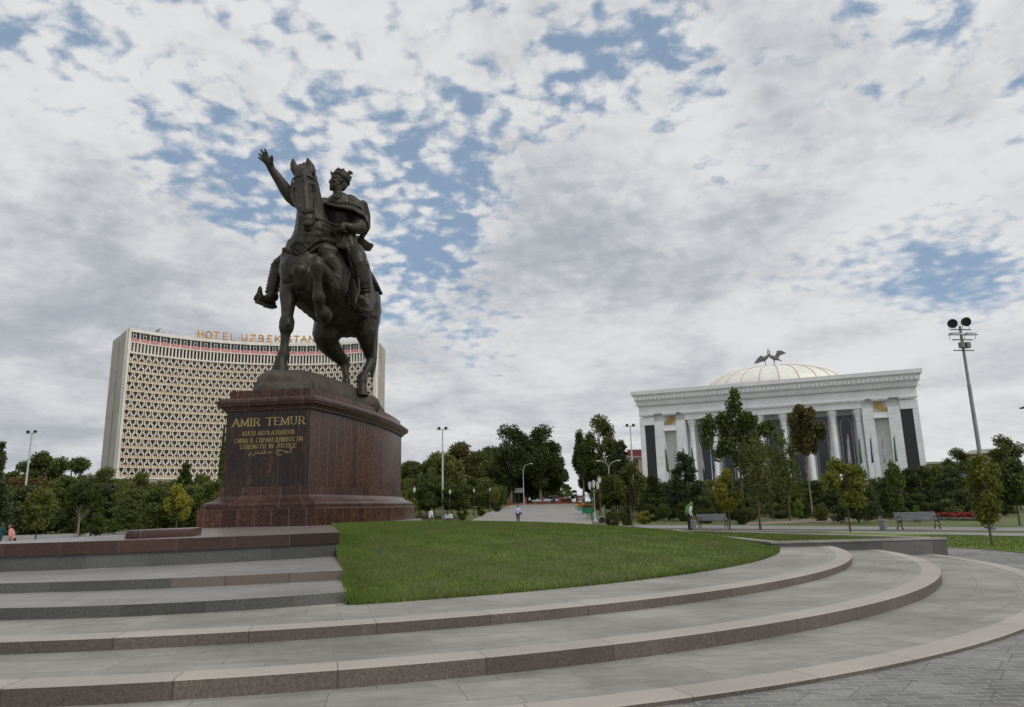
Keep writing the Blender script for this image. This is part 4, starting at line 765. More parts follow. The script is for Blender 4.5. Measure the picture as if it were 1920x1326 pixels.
for i in range(nb):
    s0 = i*bw_+.13; s1 = (i+1)*bw_-.13; g = MB(); hbox(g, s0, s1, ZT-2.95, ZT-1.0, -1.3, -.1); w_ = g.build('window', 'dark_glass', hotel)
    g = MB(); c = (s0+s1)/2
    for a, b in ((c-.55, c-.40), (c+.40, c+.55)): hbox(g, a, b, ZT-2.95, ZT-1.0, -.1, .05)
    hbox(g, c-.40, c+.40, ZT-1.75, ZT-1.58, -.1, .05); hbox(g, c-.40, c+.40, ZT-2.95, ZT-2.82, -.1, .05); g.build('frame', 'hotel_white', w_)
# tall louvre storey and thirteen storeys of lattice balconies
nm_ = 38; mw = HL/nm_; FH = 2.905; ZB = 51.15-.45-13*FH; lat = MB(); back = MB(); brown = MB(); louv = MB()
for i in range(nm_*2):
    s = (i+.5)*mw/2; hbox(louv, s-.20, s+.20, 51.15, ZT-4.35, -.5, .30)
louv.build('louvre_screen', 'hotel_white', hotel)
for i in range(nm_):
    s = i*mw; hbox(brown, s+.25, s+.55, 51.15, ZT-4.35, -1.35, -.9); hbox(brown, s+mw-.3, s+mw, 51.15, ZT-4.35, -1.35, -1.0)
for f in range(13):
    z = ZB+f*FH; hbox(back, 0, HL, z-.15, z+.05, -1.35, -.02, 0, 20); hbox(back, 0, HL, z+.05, z+.72, -.32, -.22, 0, 20)
    hbox(lat, 0, HL, z+FH-.17, z+FH, .0, .2, 0, 38)
    for i in range(nm_+1):
        s = i*mw; c = s+mw/2
        for a_, b_ in ((s-.46, s-.22), (s+.22, s+.46)):
            if a_ > 0 and b_ < HL: hbox(lat, a_, b_, z+1.30, z+FH-.17, .0, .2)
        if i == nm_: continue
        hbox(lat, c-.46, c-.22, z+.05, z+1.45, .0, .2); hbox(lat, c+.22, c+.46, z+.05, z+1.45, .0, .2)
        for a_, b_, zz in ((s+.22, s+.72, 1.30), (c-.72, c-.22, 1.55), (c+.22, c+.72, 1.55), (s+mw-.72, s+mw-.22, 1.30), (c-.46, c+.46, .95), (s+.0, s+.46, 1.9), (s+mw-.46, s+mw, 1.9)):
            hbox(lat, a_, b_, z+zz-.02, z+zz+.17, .01, .19)
        hbox(lat, s+.60, s+.74, z+1.30, z+1.72, .0, .2); hbox(lat, c+.60-.26, c+.74-.26+.12, z+1.30, z+1.72, .0, .2)
        if i: hbox(brown, s-.22, s+.22, z+1.5, z+FH-.2, -.3, -.15)
        hbox(brown, c-.22, c+.22, z+.74, z+1.4, -.3, -.15)
m_ = lat.build('lattice_screen', 'hotel_white', hotel); back.build('balcony_slab', 'hotel_tan', hotel); brown.build('brown_panel', 'hotel_brown', hotel)
rest = MB(); cnt = 0; rv_ = random.Random(77)
for f in range(13, -1, -1):
    for i in range(nm_):
        s = i*mw; z = ZB+f*FH if f < 13 else 51.2; c = s+mw/2; g = rest if cnt >= 74 else MB(); h0, h1 = (z+.85, z+2.0) if f < 13 else (z+.3, ZT-4.6)
        wv = rv_.uniform(0, .35); hbox(g, s+.12+wv, s+mw-.12-(.3-wv if wv > .15 else 0), h0, h1, -1.38, -1.1)
        if rv_.random() < .38: hbox(g, s+.3, s+.3+rv_.uniform(.35, 1.2), h0, h1, -1.1, -1.04, 1)
        if g is not rest: g.build('window', ['dark_glass', 'curtain'], hotel)
        cnt += 1
tag(rest.build('window', ['dark_glass', 'curtain'], hotel), kind='stuff')
m = MB(); hbox(m, 0, HL, 3, ZB-.1, -1.2, .3, 0, 20)
for i in range(nm_*2): hbox(m, i*mw/2+.1, i*mw/2+.3, 7.5, ZB-.3, .3, .55)
m.build('lower_storey', 'hotel_white', hotel); m = MB(); hbox(m, -.3, HL+.3, ZB-.6, ZB-.1, -1.2, .75, 0, 20); m.build('canopy', 'hotel_white', hotel)
# rooftop rails, dish and sign
m = MB()
for i in range(40): p = hp(HL*i/39, ZT, -.6); m.bar(p, p+Vector((0, 0, 1.2)), .07)
for k in (0.6, 1.2):
    for i in range(39): m.bar(hp(HL*i/39, ZT+k, -.6), hp(HL*(i+1)/39, ZT+k, -.6), .05)
m.build('roof_railing', 'thin_metal', hotel)
dp = hp(9.5, ZT+.2, -3); m = MB(); m.box(dp+Vector((-1.2, 0, .15)), (6.2, 2.4, .55), .3); m.build('roof_deck', 'hotel_brown', hotel)
m = MB(); m.lathe([(0, .1), (.7, .25), (1.25, .75), (1.2, .75), (.68, .32), (0, .18)], (0, 0, 0), 18); q = Vector((-.5, -.5, .7)).to_track_quat('Z', 'Y').to_matrix(); m.v = [tuple(q @ Vector(v)+dp+Vector((.3, 0, 1.0))) for v in m.v]; m.bar(dp, dp+Vector((.3, 0, 1.1)), .18); m.build('satellite_dish', 'antenna', hotel, smooth=40)
sgn = bpy.data.objects.new('roof_sign', None); link(sgn, hotel)
xs_ = [372, 397, 419, 438, 456, None, 452+3, 470, 487, 504, 520, 537, 551, 566, 582]
txt = "HOTEL UZBEKISTAN"; cpx = [376, 391, 406, 422, 437, None, 458, 474, 490, 506, 521, 532, 543, 556, 570, 585]
def hs(px, z):      # distance along the front seen at photo column px at height z
    best = min(range(0, 821), key=lambda k: abs((lambda v: 960+FPX*v.dot(Rv)/v.dot(Fv))(hp(k*.1, z, -.2)-Vector((0, 0, EYE)))-px)); return best*.1
for c, x in zip(txt, cpx):
    if x is None: continue
    s = hs(x, ZT+1.4); p = hp(s, ZT+.35, -.2); tdir = (hp(s+.5, 0)-hp(s-.5, 0)).normalized(); w = 2.0*GL[c][0]/.8
    write('letter', c, p-tdir*w/2+Vector((0, 0, .1)), tdir, zx, 2.15, w, .42, .35, 'sign_orange', sgn)
m = MB()
for i in range(30): s = hs(366, ZT)+i*1.25; m.bar(hp(s, ZT, -.5), hp(s, ZT+2.3, -.5), .06); 
for k in (.35, 1.4): m.bar(hp(hs(366, ZT), ZT+k, -.5), hp(hs(480, ZT), ZT+k, -.5), .08); m.bar(hp(hs(480, ZT), ZT+k, -.5), hp(hs(598, ZT), ZT+k, -.5), .08)
m.build('sign_frame', 'thin_metal', sgn)

# ================================================================== WHITE FORUM PALACE
def tilestone(name, c, bw, rh, pv=.04, rough=.5, mcol=.8):
    m, N, b, o = newmat(name); t = N.n('ShaderNodeTexCoord').outputs['Object']; s = N.sep(t); v = N.comb(N.m('ADD', s.outputs[0], N.m('MULTIPLY', s.outputs[1], 1.0)), s.outputs[2])
    br = N.n('ShaderNodeTexBrick', dict(offset=.5), Vector=v, Color1=(1-pv,)*3+(1,), Color2=(1+pv,)*3+(1,), Mortar=(mcol,)*3+(1,), Scale=1.0, Mortar_Size=.022, Mortar_Smooth=.2, Brick_Width=bw, Row_Height=rh)
    k = N.mr(N.noise(t, .35, 5, .6), .3, .7, .9, 1.08); N.put(b.inputs['Base Color'], N.mix(1.0, N.mix(1.0, (*c, 1), br.outputs[0], 'MULTIPLY'), N.comb(k, k, k), 'MULTIPLY')); b.inputs['Roughness'].default_value = rough; return m
tilestone('palace_white', (.87, .88, .89), 1.1, .62, .03, .5, .88); tilestone('palace_grey', (.60, .595, .57), 1.0, .6); plain('palace_relief', (.78, .79, .79), .6, var=.1, scale=2); tilestone('dome_white', (.80, .775, .72), 1.4, 1.0, .03)
plain('gold', (.62, .46, .18), .5, .35, var=.15); plain('gold_pale', (.55, .46, .28), .6, .1); plain('palace_glass', (.028, .034, .046), .25, var=.3, scale=.6); plain('glass_black', (.006, .007, .008), .18, var=.3, scale=.3); plain('palace_frame', (.40, .36, .35), .4, .3); plain('stork_metal', (.16, .155, .145), .5, .4, var=.3)
PA = Vector((22.98, 130.51, 0)); PX = Vector((64.49-22.98, 113.27-130.51, 0)).normalized(); PN = Vector((PX.y, -PX.x, 0)); PL = 44.95; PDp = 40
pal = thing('palace', (0, 0, 0), 'white columned palace with dark arched panels and a gold ribbed dome, behind the trees', 'palace')
pal.location = PA; pal.rotation_euler = (0, 0, math.atan2(PX.y, PX.x))
# local frame: x along front, -y towards the viewer, z up
def pb(mb, x0, x1, y0, y1, z0, z1, mi=0): return mb.box(((x0+x1)/2, (y0+y1)/2, (z0+z1)/2), (x1-x0, y1-y0, z1-z0), None, mi)
m = MB(); pb(m, 8.2, PL-8.2, 3.2, PDp, 0, 18.9); pb(m, 0.2, 8.2, 1.4, PDp-.2, 0, 18.9); pb(m, PL-8.2, PL-.2, 1.4, PDp-.2, 0, 18.9); m.build('wall', 'palace_white', pal)
m = MB()
for sgn_ in (0, 1):
    X = lambda a, b: (a, b) if not sgn_ else (PL-b, PL-a)
    for a, b, y0 in ((2.65, 4.4, .35), (6.5, 8.15, .35), (0.0, .85, .35)): x0, x1 = X(a, b); pb(m, x0, x1, y0, 1.4, 0, 16.15 if a else 15.6)
    x0, x1 = X(0.0, 2.6); pb(m, x0, x1, .3, 1.4, 15.6, 17.0); x0, x1 = X(4.4, 6.5); pb(m, x0, x1, .5, 1.4, 14.5, 15.35)
pb(m, 8.15, PL-8.15, .35, 3.2, 16.15, 17.6); m.build('pilaster', 'palace_white', pal)
m = MB(); pb(m, 0, PL, 0.12, 1.4, 17.58, 18.98); pb(m, 0, PL, 1.4, PDp, 18.0, 18.98); m.build('entablature', 'palace_white', pal)
m = MB()
for a, b in ((-.05, 2.75), (4.2, 6.7), (7.6, PL-7.6), (PL-6.7, PL-4.2), (PL-2.75, PL+.05)): pb(m, a, b, -.02, .35, 17.35, 17.6); pb(m, a+.1, b-.1, .1, .35, 17.15, 17.35)
for a in (4.3, PL-6.6): pb(m, a, a+2.3, .2, .55, 14.35, 14.55)
m.build('moulding', 'palace_relief', pal)
for a in (4.4, PL-6.5): m = MB(); pb(m, a, a+2.1, 1.25, 1.45, 3, 14.4); m.build('wall_panel', 'palace_grey', pal)
# corner glass towers (tapering pier of dark glass)
for a in (.85, PL-2.6):
    m = MB(); pb(m, a, a+1.75, .75, 1.5, 1, 15.6); w_ = m.build('corner_glass', 'glass_black', pal); m = MB()
    for k in range(1, 10): m.bar((a, .765, 1+k*1.5), (a+1.75, .765, 1+k*1.5), .03)
    m.build('glazing_bar', 'glass_black', w_)
# flared cornice with relief
m = MB(); fl = [(0.0, 18.98), (.18, 19.05), (.24, 19.6), (.42, 19.95), (.55, 20.1), (.62, 20.75), (.86, 20.95), (1.05, 21.1), (1.1, 21.75), (.95, 21.75), (.95, 21.3), (-.3, 21.3)]
rg = lambda o: [(-o, -o), (PL+o, -o), (PL+o, PDp+o), (-o, PDp+o)]
vs = [(x, y, z) for o, z in fl for x, y in rg(o)]; m.add(vs, [(j*4+k, j*4+(k+1) % 4, (j+1)*4+(k+1) % 4, (j+1)*4+k) for j in range(len(fl)-1) for k in range(4)]); m.add([(x, y, 21.25) for x, y in rg(0)], [(0, 1, 2, 3)]); m.build('cornice', 'palace_white', pal)
m = MB(); n = 66
for i in range(n):
    x = -.5+(PL+1)*(i+.5)/n; pb(m, x-.24, x+.24, -.82, -.58, 20.14, 20.72); m.bar((x-.33, -.30, 19.12), (x, -.36, 19.62), .09, .1); m.bar((x+.33, -.30, 19.12), (x, -.36, 19.62), .09, .1)
    pb(m, x-.07, x+.07, -.40, -.2, 19.1, 19.28)
for i in range(40):
    y = (PDp)*(i+.5)/40
    for xx in (-.7, PL+.7): m.box((xx, y, 20.43), (.2, .48, .58))
pb(m, -.5, PL+.5, -.56, -.3, 19.98, 20.1); m.build('cornice_relief', 'palace_relief', pal)
# niches with gilded honeycomb vaults
for a in (4.5, PL-6.4):
    m = MB(); pb(m, a, a+1.9, 1.1, 1.42, 15.4, 17.15); nz = m.build('niche', 'palace_grey', pal); m = MB(); cx = a+1.9
    if a > 20: cx = a
    for k, (r, yy) in enumerate(((1.75, .95), (1.45, 1.0), (1.15, 1.05), (.85, 1.1))):
        pts = [(cx+(-1 if a < 20 else 1)*r*math.cos(R_(t)), yy, 15.45+r*.93*math.sin(R_(t))) for t in range(4, 90, 10)]
        m.tube(pts, .15, 5)
    m.build('gilded_vault', 'gold', nz)
# portal: columns, dark arched panels
for i in range(8):
    x = 9.2+3.85*i; m = MB(); m.lathe([(.62, 0), (.62, .6), (.45, .9), (.43, 13.6), (.36, 14.1), (.46, 14.2), (.44, 14.4), (.52, 15.0), (.72, 15.5), (.80, 15.75), (.80, 16.15)], (x, 1.3, 0), 20); m.build('column', 'palace_white', pal, smooth=35)
for i in range(7):
    x = 9.2+3.85*i+1.925; m = MB(); pb(m, x-1.1, x+1.1, 2.6, 3.22, 1.5, 15.4); w_ = m.build('window', 'palace_glass', pal)
    m = MB(); pts = [(x-.86, 2.55, 1.5), (x-.86, 2.55, 13.4)]+[(x-.86*math.cos(R_(t))**1.0, 2.55, 13.4+1.5*math.sin(R_(t))**.85) for t in range(12, 90, 13)]+[(x, 2.55, 15.0)]
    pts += [(2*x-a, b, c) for a, b, c in pts[::-1][1:]]; m.tube(pts, .075, 5); m.build('frame', 'palace_frame', w_)
    m = MB()
    for k in range(1, 12): pb(m, x-1.1, x+1.1, 2.585, 2.6, 1.5+k*1.15, 1.515+k*1.15)
    m.build('glazing_bar', 'dark_glass', w_)
m = MB(); pb(m, -1, PL+1, -1.5, 3, 0, 1.0); pb(m, 7, PL-7, -4, -1.5, 0, .6); m.build('podium', 'palace_grey', pal)
# dome
DCx, DCy, DR = PL/2+.4, 17.0, 12.9
dome = MB(); prof = [(DR*math.cos(R_(t)), 22.3+4.75*math.sin(R_(t))) for t in range(0, 91, 5)]; prof = [(DR, 20.6)]+prof; prof[-1] = (.01, 27.05); dome.lathe(prof, (DCx, DCy, 0), 64); dm = dome.build('dome', 'dome_white', pal, smooth=40)
m = MB(); m.lathe([(DR+.15, 22.1), (DR+.18, 22.5), (DR-.1, 22.55)], (DCx, DCy, 0), 64); m.build('gold_ring', 'gold', dm)
m = MB()
for k in range(24):
    a = 2*math.pi*(k+.5)/24; m.tube([(DCx+(r+.03)*math.cos(a), DCy+(r+.03)*math.sin(a), z+.02) for r, z in prof[1:-1]], .085, 5)
m.build('gold_rib', 'gold_pale', dm)
# two storks on the dome
plat = MB(); plat.lathe([(1.7, 27.8), (1.7, 28.12), (0, 28.15)], (DCx, DCy, 0), 20); plat.build('bird_plinth', 'stork_metal', dm).location.z -= .95
for k, (bx, by, sg) in enumerate(((-1.05, 0, 1), (.6, .1, -1))):
    sk = organic('stork', [[(Vector((DCx+bx-sg*.9, DCy+by, 29.48)), .18), (Vector((DCx+bx-sg*.3, DCy+by, 29.83)), .42), (Vector((DCx+bx+sg*.4, DCy+by, 30.18)), .36), (Vector((DCx+bx+sg*.75, DCy+by, 30.58)), .16), (Vector((DCx+bx+sg*.62, DCy+by, 31.08)), .11), (Vector((DCx+bx+sg*.72, DCy+by, 31.33)), .13)],
        [(Vector((DCx+bx+sg*.72, DCy+by, 31.33)), .09), (Vector((DCx+bx+sg*.55, DCy+by, 32.08)), .05)], [(Vector((DCx+bx, DCy+by, 29.58)), .13), (Vector((DCx+bx+.05, DCy+by, 28.78)), .08), (Vector((DCx+bx+.2*sg, DCy+by, 28.08)), .08)],
        [(Vector((DCx+bx-sg*.9, DCy+by, 29.48)), .15), (Vector((DCx+bx-sg*1.5, DCy+by, 29.13)), .07)]], .07, 'stork_metal', dm, smooth=2); sk.location.z -= .95
    m = MB()
    W0 = [(bx-sg*.1, 29.98), (bx-sg*.6, 30.78), (bx-sg*.7, 31.23), (bx-sg*1.6, 31.18), (bx-sg*2.4, 30.58), (bx-sg*1.3, 30.28), (bx-sg*.9, 29.78)] if k else [(bx, 30.18), (bx-sg*.7, 30.58), (bx-sg*1.6, 29.78), (bx-sg*2.1, 28.98), (bx-sg*1.2, 29.28), (bx-sg*.5, 29.58)]
    m.add([(DCx+x, DCy+by-.35, z) for x, z in W0]+[(DCx+x, DCy+by-.2, z) for x, z in W0], [tuple(range(len(W0))), tuple(range(len(W0), 2*len(W0)))[::-1]]+[(i, (i+1) % len(W0), len(W0)+(i+1) % len(W0), len(W0)+i) for i in range(len(W0))]); m.build('wing', 'stork_metal', sk)

# other buildings glimpsed between the trees
def block(name, loc, rz, w, d, h, mat, label, cat, rows, cols, winmat='dark_glass', roofmat=None, wx=.55):
    t = thing(name, loc, label, cat, rz=rz); m = MB(); m.box((0, d/2, h/2), (w, d, h)); m.build('wall', mat, t)
    m = MB(); m.box((0, d/2, h+.2), (w+.8, d+.8, .5)); m.build('roof', roofmat or mat, t)
    for r in range(rows):
        for c in range(cols):
            x = -w/2+w*(c+.5)/cols; z = h*(r+.55)/rows; hh = h/rows*.55; ww = w/cols*wx; m = MB(); m.box((x, -.02, z), (ww, .3, hh)); 
            f = m.build('window', winmat, t)
    return t
plain('brick_tan', (.30, .215, .15), .85, var=.12, scale=1.5); plain('roof_green', (.30, .34, .29), .7, var=.1); plain('flat_pink', (.34, .25, .215), .85, var=.12); plain('billboard_red', (.16, .03, .035), .5, var=.5, scale=.8); plain('board_blue', (.04, .16, .42), .5)
p = D(1752, 905, 170); block('brick_building', (p.x, p.y, zg(170)), -.1, 15, 12, 7.2, 'brick_tan', 'long low tan brick building with a pale green roof, right of the white palace', 'building', 1, 5, roofmat='roof_green', wx=.3)
# octagonal tower
p = D(1858, 905, 165); tw = thing('octagonal_building', (p.x, p.y, zg(165)), 'tan octagonal brick pavilion with arched windows behind the tall floodlight pole', 'building')
m = MB(); m.lathe([(4.2, 0), (4.2, 7.3), (4.7, 7.5), (4.7, 7.9), (4.3, 8.0), (4.3, 8.6), (4.8, 8.8), (4.8, 9.0)], (0, 0, 0), 8, a0=R_(22.5), a1=R_(382.5)); m.build('wall', 'brick_tan', tw); m = MB(); m.lathe([(4.8, 9.0), (3.0, 9.9), (.01, 10.1)], (0, 0, 0), 8, a0=R_(22.5), a1=R_(382.5)); m.build('roof', 'roof_green', tw)
for a in (-90, -45, -135, 0, 180):
    c, s_ = math.cos(R_(a)), math.sin(R_(a)); m = MB(); pts = [(-.6, 3), (.6, 3), (.6, 6)]+[(.6*math.cos(R_(t)), 6+.6*math.sin(R_(t))) for t in range(20, 180, 20)]+[(-.6, 6)]
    m.add([(c*3.92-s_*u, s_*3.92+c*u, z) for u, z in pts]+[(c*3.6-s_*u, s_*3.6+c*u, z) for u, z in pts], [tuple(range(len(pts)))]+[(i, (i+1) % len(pts), len(pts)+(i+1) % len(pts), len(pts)+i) for i in range(len(pts))]); m.build('window', 'dark_glass', tw)
p = D(1195, 925, 230); pk = block('apartment_building', (p.x, p.y, zg(230)), 0.0, 9, 9, 13.5, 'flat_pink', 'small pinkish apartment block with a dark red billboard on its roof', 'building', 4, 3)
m = MB(); m.box((.3, 1, 14.9), (5.2, .4, 2.4)); bb = m.build('billboard', 'billboard_red', pk)

# ================================================================== TREES
plain('bark', (.11, .085, .065), .9, var=.35, scale=4, bump=.6, bscale=12); plain('bark_pale', (.24, .205, .17), .9, var=.3, scale=4, bump=.4, bscale=12)
leafmat('leaf_dark', (0.034, 0.050, 0.014, 1), (0.111, 0.135, 0.034, 1)); leafmat('leaf_green', (0.058, 0.084, 0.021, 1), (0.157, 0.180, 0.044, 1)); leafmat('leaf_olive', (0.073, 0.093, 0.023, 1), (0.187, 0.200, 0.051, 1))
leafmat('leaf_yellowgreen', (0.107, 0.139, 0.025, 1), (0.322, 0.321, 0.064, 1), .35); leafmat('leaf_yellow', (0.154, 0.155, 0.031, 1), (0.402, 0.367, 0.068, 1), .35); leafmat('leaf_rust', (0.099, 0.076, 0.028, 1), (0.248, 0.154, 0.055, 1)); leafmat('leaf_pine', (0.029, 0.045, 0.020, 1), (0.104, 0.125, 0.047, 1), .1)
leafmat('leaf_willow', (0.070, 0.098, 0.024, 1), (0.169, 0.198, 0.048, 1)); leafmat('leaf_bright', (0.106, 0.175, 0.023, 1), (0.211, 0.325, 0.057, 1), .35)
leafmat('leaf_rustgreen', (.060, .068, .024, 1), (.145, .115, .042, 1))
def leaves(P, size, seed, el=1.6, droop=.0, flat=0.0):
    r = np.random.default_rng(seed); n = len(P); A = r.normal(size=(n, 3)); A[:, 2] -= droop*1.5; A /= np.linalg.norm(A, axis=1)[:, None]; B = r.normal(size=(n, 3)); B[:, 2] *= (1-flat); B -= (B*A).sum(1)[:, None]*A; B /= np.linalg.norm(B, axis=1)[:, None]
    s = r.uniform(.6, 1.35, n)[:, None]*size; a = A*s*el*.5; b = B*s*.5; V = np.stack([P-a, P+b*.9, P+a, P-b*.9], 1).reshape(-1, 3); return V
def leafmesh(name, V, mat):
    n = len(V)//4; me = bpy.data.meshes.new(name); me.vertices.add(4*n); me.loops.add(4*n); me.polygons.add(n); me.vertices.foreach_set('co', V.reshape(-1)); me.loops.foreach_set('vertex_index', np.arange(4*n, dtype=np.int32))
    me.polygons.foreach_set('loop_start', np.arange(0, 4*n, 4, dtype=np.int32)); me.polygons.foreach_set('loop_total', np.full(n, 4, dtype=np.int32)); me.materials.append(MATS[mat]); me.update(calc_edges=True); return me
PROTO = {}
def proto(kind, seed, n, size, lobes, trunk, droop=0, el=1.6, shell=.45, jit=.12, bark='bark'):
    """unit tree: height 1, crown width 1 (scaled on placing); lobes (x,y,z,r,rz)"""
    r = np.random.default_rng(seed); L = np.array(lobes); w = L[:, 3]**1.8; w /= w.sum(); idx = r.choice(len(L), n, p=w)
    d = r.normal(size=(n, 3)); d /= np.linalg.norm(d, axis=1)[:, None]; rad = r.uniform(0, 1, n)**shell*(1+r.normal(size=n)*jit)
    P = L[idx, :3]+d*rad[:, None]*np.c_[L[idx, 3], L[idx, 3], L[idx, 4]]
    P[:, 2] = np.minimum(P[:, 2], 1.02); PROTO[kind] = (P, size, seed, el, droop, trunk, bark)
def rl(seed, n, zc, rz, rxy, lr, top=0.0):
    r = random.Random(seed); out = []
    for i in range(n):
        z = r.uniform(-1, 1); a = r.uniform(0, 2*math.pi); q = math.sqrt(max(0, 1-z*z))*r.uniform(.55, 1)*(1-top*max(0, z)); k = r.uniform(.7, 1.25)
        out.append((rxy*q*math.cos(a), rxy*q*math.sin(a), zc+rz*z, lr*k, lr*k*.8*rz/rxy if rz > rxy else lr*k*.75))
    return out
for i in range(3):
    proto('round%d' % i, 20+i, 12000, .026, rl(3+i, 26, .60, .30, .36, .13), [(0, 0, 0), (.01, 0, .3), (0, .01, .75)])
    proto('tall%d' % i, 30+i, 14000, .021, rl(13+i*3, 34, .60, .34, .34, .125, .3), [(0, 0, 0), (.02, 0, .28), (-.01, .01, .85)], bark='bark_pale')
    proto('young%d' % i, 40+i, 6500, .030, rl(23+i, 20, .62, .30, .33, .13, .55), [(0, 0, 0), (.012, 0, .36), (0, 0, .93)], droop=.5, el=2.0, shell=.6)
    L = []; rr_ = random.Random(60+i)
    for k in range(44):
        z = .06+.9*(k/44)**.9; rad = .42*(1-z)**.75+.03; a = k*2.4+rr_.uniform(-.4, .4); q = rad*rr_.uniform(.35, 1.05); L.append((q*math.cos(a), q*math.sin(a), z+rr_.uniform(-.02, .03), .075+.075*(1-z), .045+.03*(1-z)))
    proto('pine%d' % i, 50+i, 12000, .019, L, [(0, 0, 0), (0, 0, .9)], el=2.6, shell=.6, jit=.2)
proto('bush0', 71, 8000, .032, rl(7, 22, .50, .42, .40, .16), [(0, 0, 0), (0, 0, .5)]); proto('bush1', 72, 8000, .030, rl(8, 22, .46, .40, .40, .17), [(0, 0, 0), (0, 0, .5)])
proto('ball', 73, 6500, .032, [(0, 0, .62, .42, .36)]*1+rl(9, 14, .62, .28, .34, .12), [(0, 0, 0), (0, 0, .6)], shell=.3, jit=.04)
proto('cypress', 74, 9000, .034, [(.12*math.sin(k*2.1)*(1-k/26), .12*math.cos(k*1.7)*(1-k/26), .04+.94*k/26, .36*(1-(k/27)**1.6)+.05, .05) for k in range(26)], [(0, 0, 0), (0, 0, .8)], el=2.2)
proto('willow', 75, 14000, .018, rl(10, 30, .62, .30, .36, .13)+[(.40*math.cos(k*.7), .40*math.sin(k*.7), .38+.05*math.sin(k*3), .07, .22) for k in range(18)], [(0, 0, 0), (0, 0, .7)], droop=1.2, el=3.4)
proto('spray', 76, 3600, .019, [(.0, 0, .5, .25, .3)]+[(.30*math.cos(k*1.1), .30*math.sin(k*1.3), .35+.5*((k*37) % 11)/11, .10, .14) for k in range(14)]+[(.1*math.cos(k*2), .1, .85+.03*k, .06, .07) for k in range(4)], [(0, 0, 0), (.02, 0, .4), (0, 0, .95)], el=2.4, shell=.8, jit=.3)
proto('maple', 77, 8500, .020, [(.02, 0, .93, .07, .06), (.0, 0, .84, .11, .08), (-.12, .05, .74, .13, .07), (.14, 0, .73, .14, .07), (-.33, .02, .70, .12, .09), (-.38, 0, .60, .09, .10), (.36, .02, .66, .11, .06), (.44, 0, .69, .06, .04), (-.02, .1, .64, .17, .09), (-.14, 0, .54, .12, .08), (.16, .05, .55, .14, .10), (.30, 0, .50, .09, .08), (.05, 0, .44, .14, .09), (-.25, 0, .48, .07, .06)], [(0, 0, 0), (.01, 0, .4), (0, 0, .9)], shell=.5, el=1.5)
proto('dome', 78, 11000, .024, rl(11, 18, .78, .16, .38, .12)+[(0, 0, .74, .3, .12)], [(0, 0, 0), (.01, 0, .45), (0, 0, .85)], shell=.4, bark='bark_pale')
TMESH = {}
def tree(kind, mat, x, Y, top, wpx, label=None, name='tree', cat='tree', group=None, xb=None, rot=None, lean=0, base=None, trw=1.0, min_trunk=0):
    """x photo column of the trunk, Y distance, top photo row of the tip, wpx crown width in photo pixels"""
    P, size, seed, el, droop, trunk, bark = PROTO[kind]; b = D(x, 940, Y); z0 = zg(Y) if base is None else base
    t = D(x, top, Y); H = t.z-z0; Wd = 1.12*wpx*MPP((b.x, Y, z0+H*.6)); k = round(Wd/H, 1)
    key = (kind, min(2.0, max(.3, k)))
    if key not in TMESH:
        S3 = np.array([key[1], key[1], 1.0]); V = leaves(P*S3, size*(.5+.5*min(1.5, key[1])), seed, el, droop); cm = leafmesh('crown', V, mat)
        m = MB(); tr = [Vector(q) for q in trunk]; r0 = .016 if 'young' not in kind else .011
        m.tube(tr, [r0*1.25]+[r0*(1-.7*q.z) for q in tr[1:]], 8); r = random.Random(seed)
        if kind[:4] not in ('bush', 'pine', 'cypr'):
            for q in range(9):
                a = r.uniform(0, 6.28); z = r.uniform(.28, .62); m.tube([(0, 0, z), (math.cos(a)*.12*key[1], math.sin(a)*.12*key[1], z+.1), (math.cos(a)*.3*key[1], math.sin(a)*.3*key[1], z+.24)], [r0*.55, r0*.4, r0*.15], 5)
        to = m.build('trunk', bark, smooth=60); TMESH[key] = (cm, to.data); bpy.data.objects.remove(to)
    cm, tm = TMESH[key]
    o = bpy.data.objects.new(name, None); o.location = (b.x, Y, z0); o.scale = (H*k/key[1], H*k/key[1], H); o.rotation_euler = (lean*.3, lean, random.uniform(0, 6.28) if rot is None else rot); COL.objects.link(o); tag(o, label, cat, group)
    c = bpy.data.objects.new('crown', cm); link(c, o); c.material_slots[0].link = 'OBJECT'; c.material_slots[0].material = MATS[mat]
    c = bpy.data.objects.new('trunk', tm); link(c, o); c.scale = (trw, trw, 1); return o
rv = random.Random(5)
# ---- right side, trees that stand out
tree('young0', 'leaf_yellowgreen', 1848, 24.4, 848, 98, 'young yellow-green tree on the bright lawn in front of the tall floodlight pole', 'young_tree')
tree('young1', 'leaf_yellowgreen', 1588, 37.5, 850, 84, 'young green tree with a thin straight trunk, left of the right litter bin', 'young_tree')
tree('spray', 'leaf_olive', 1421, 44, 805, 84, 'tall thin-trunked olive tree just right of the empty middle bench', 'young_tree', trw=.7)
tree('young2', 'leaf_yellow', 1364, 45, 873, 60, 'small yellowish tree with a bent trunk behind the right end of the middle bench', 'young_tree', lean=.03)
tree('young1', 'leaf_olive', 1183, 51, 860, 66, 'young yellow-tinged tree with a thin dark trunk beside the rounded bush near the lantern', 'young_tree')
tree('maple', 'leaf_dark', 1392, 70, 724, 122, 'tall dark tree with a ragged umbrella crown rising before the palace columns', 'broadleaf_tree', rot=0, trw=.6)
tree('dome', 'leaf_rustgreen', 1521, 62, 762, 84, 'rusty green tree with a bare thin trunk in front of the palace columns', 'broadleaf_tree', trw=.45)
tree('spray', 'leaf_green', 1478, 60, 800, 96, 'loose light green tree between the dark umbrella-crowned tree and the rusty tree', 'broadleaf_tree', trw=.5)
tree('spray', 'leaf_olive', 1447, 66, 835, 80, 'feathery olive tree low before the middle palace columns', 'broadleaf_tree', trw=.5)
tree('pine0', 'leaf_pine', 1287, 70, 846, 96, 'bushy pine in front of the left end of the palace', 'pine_tree')
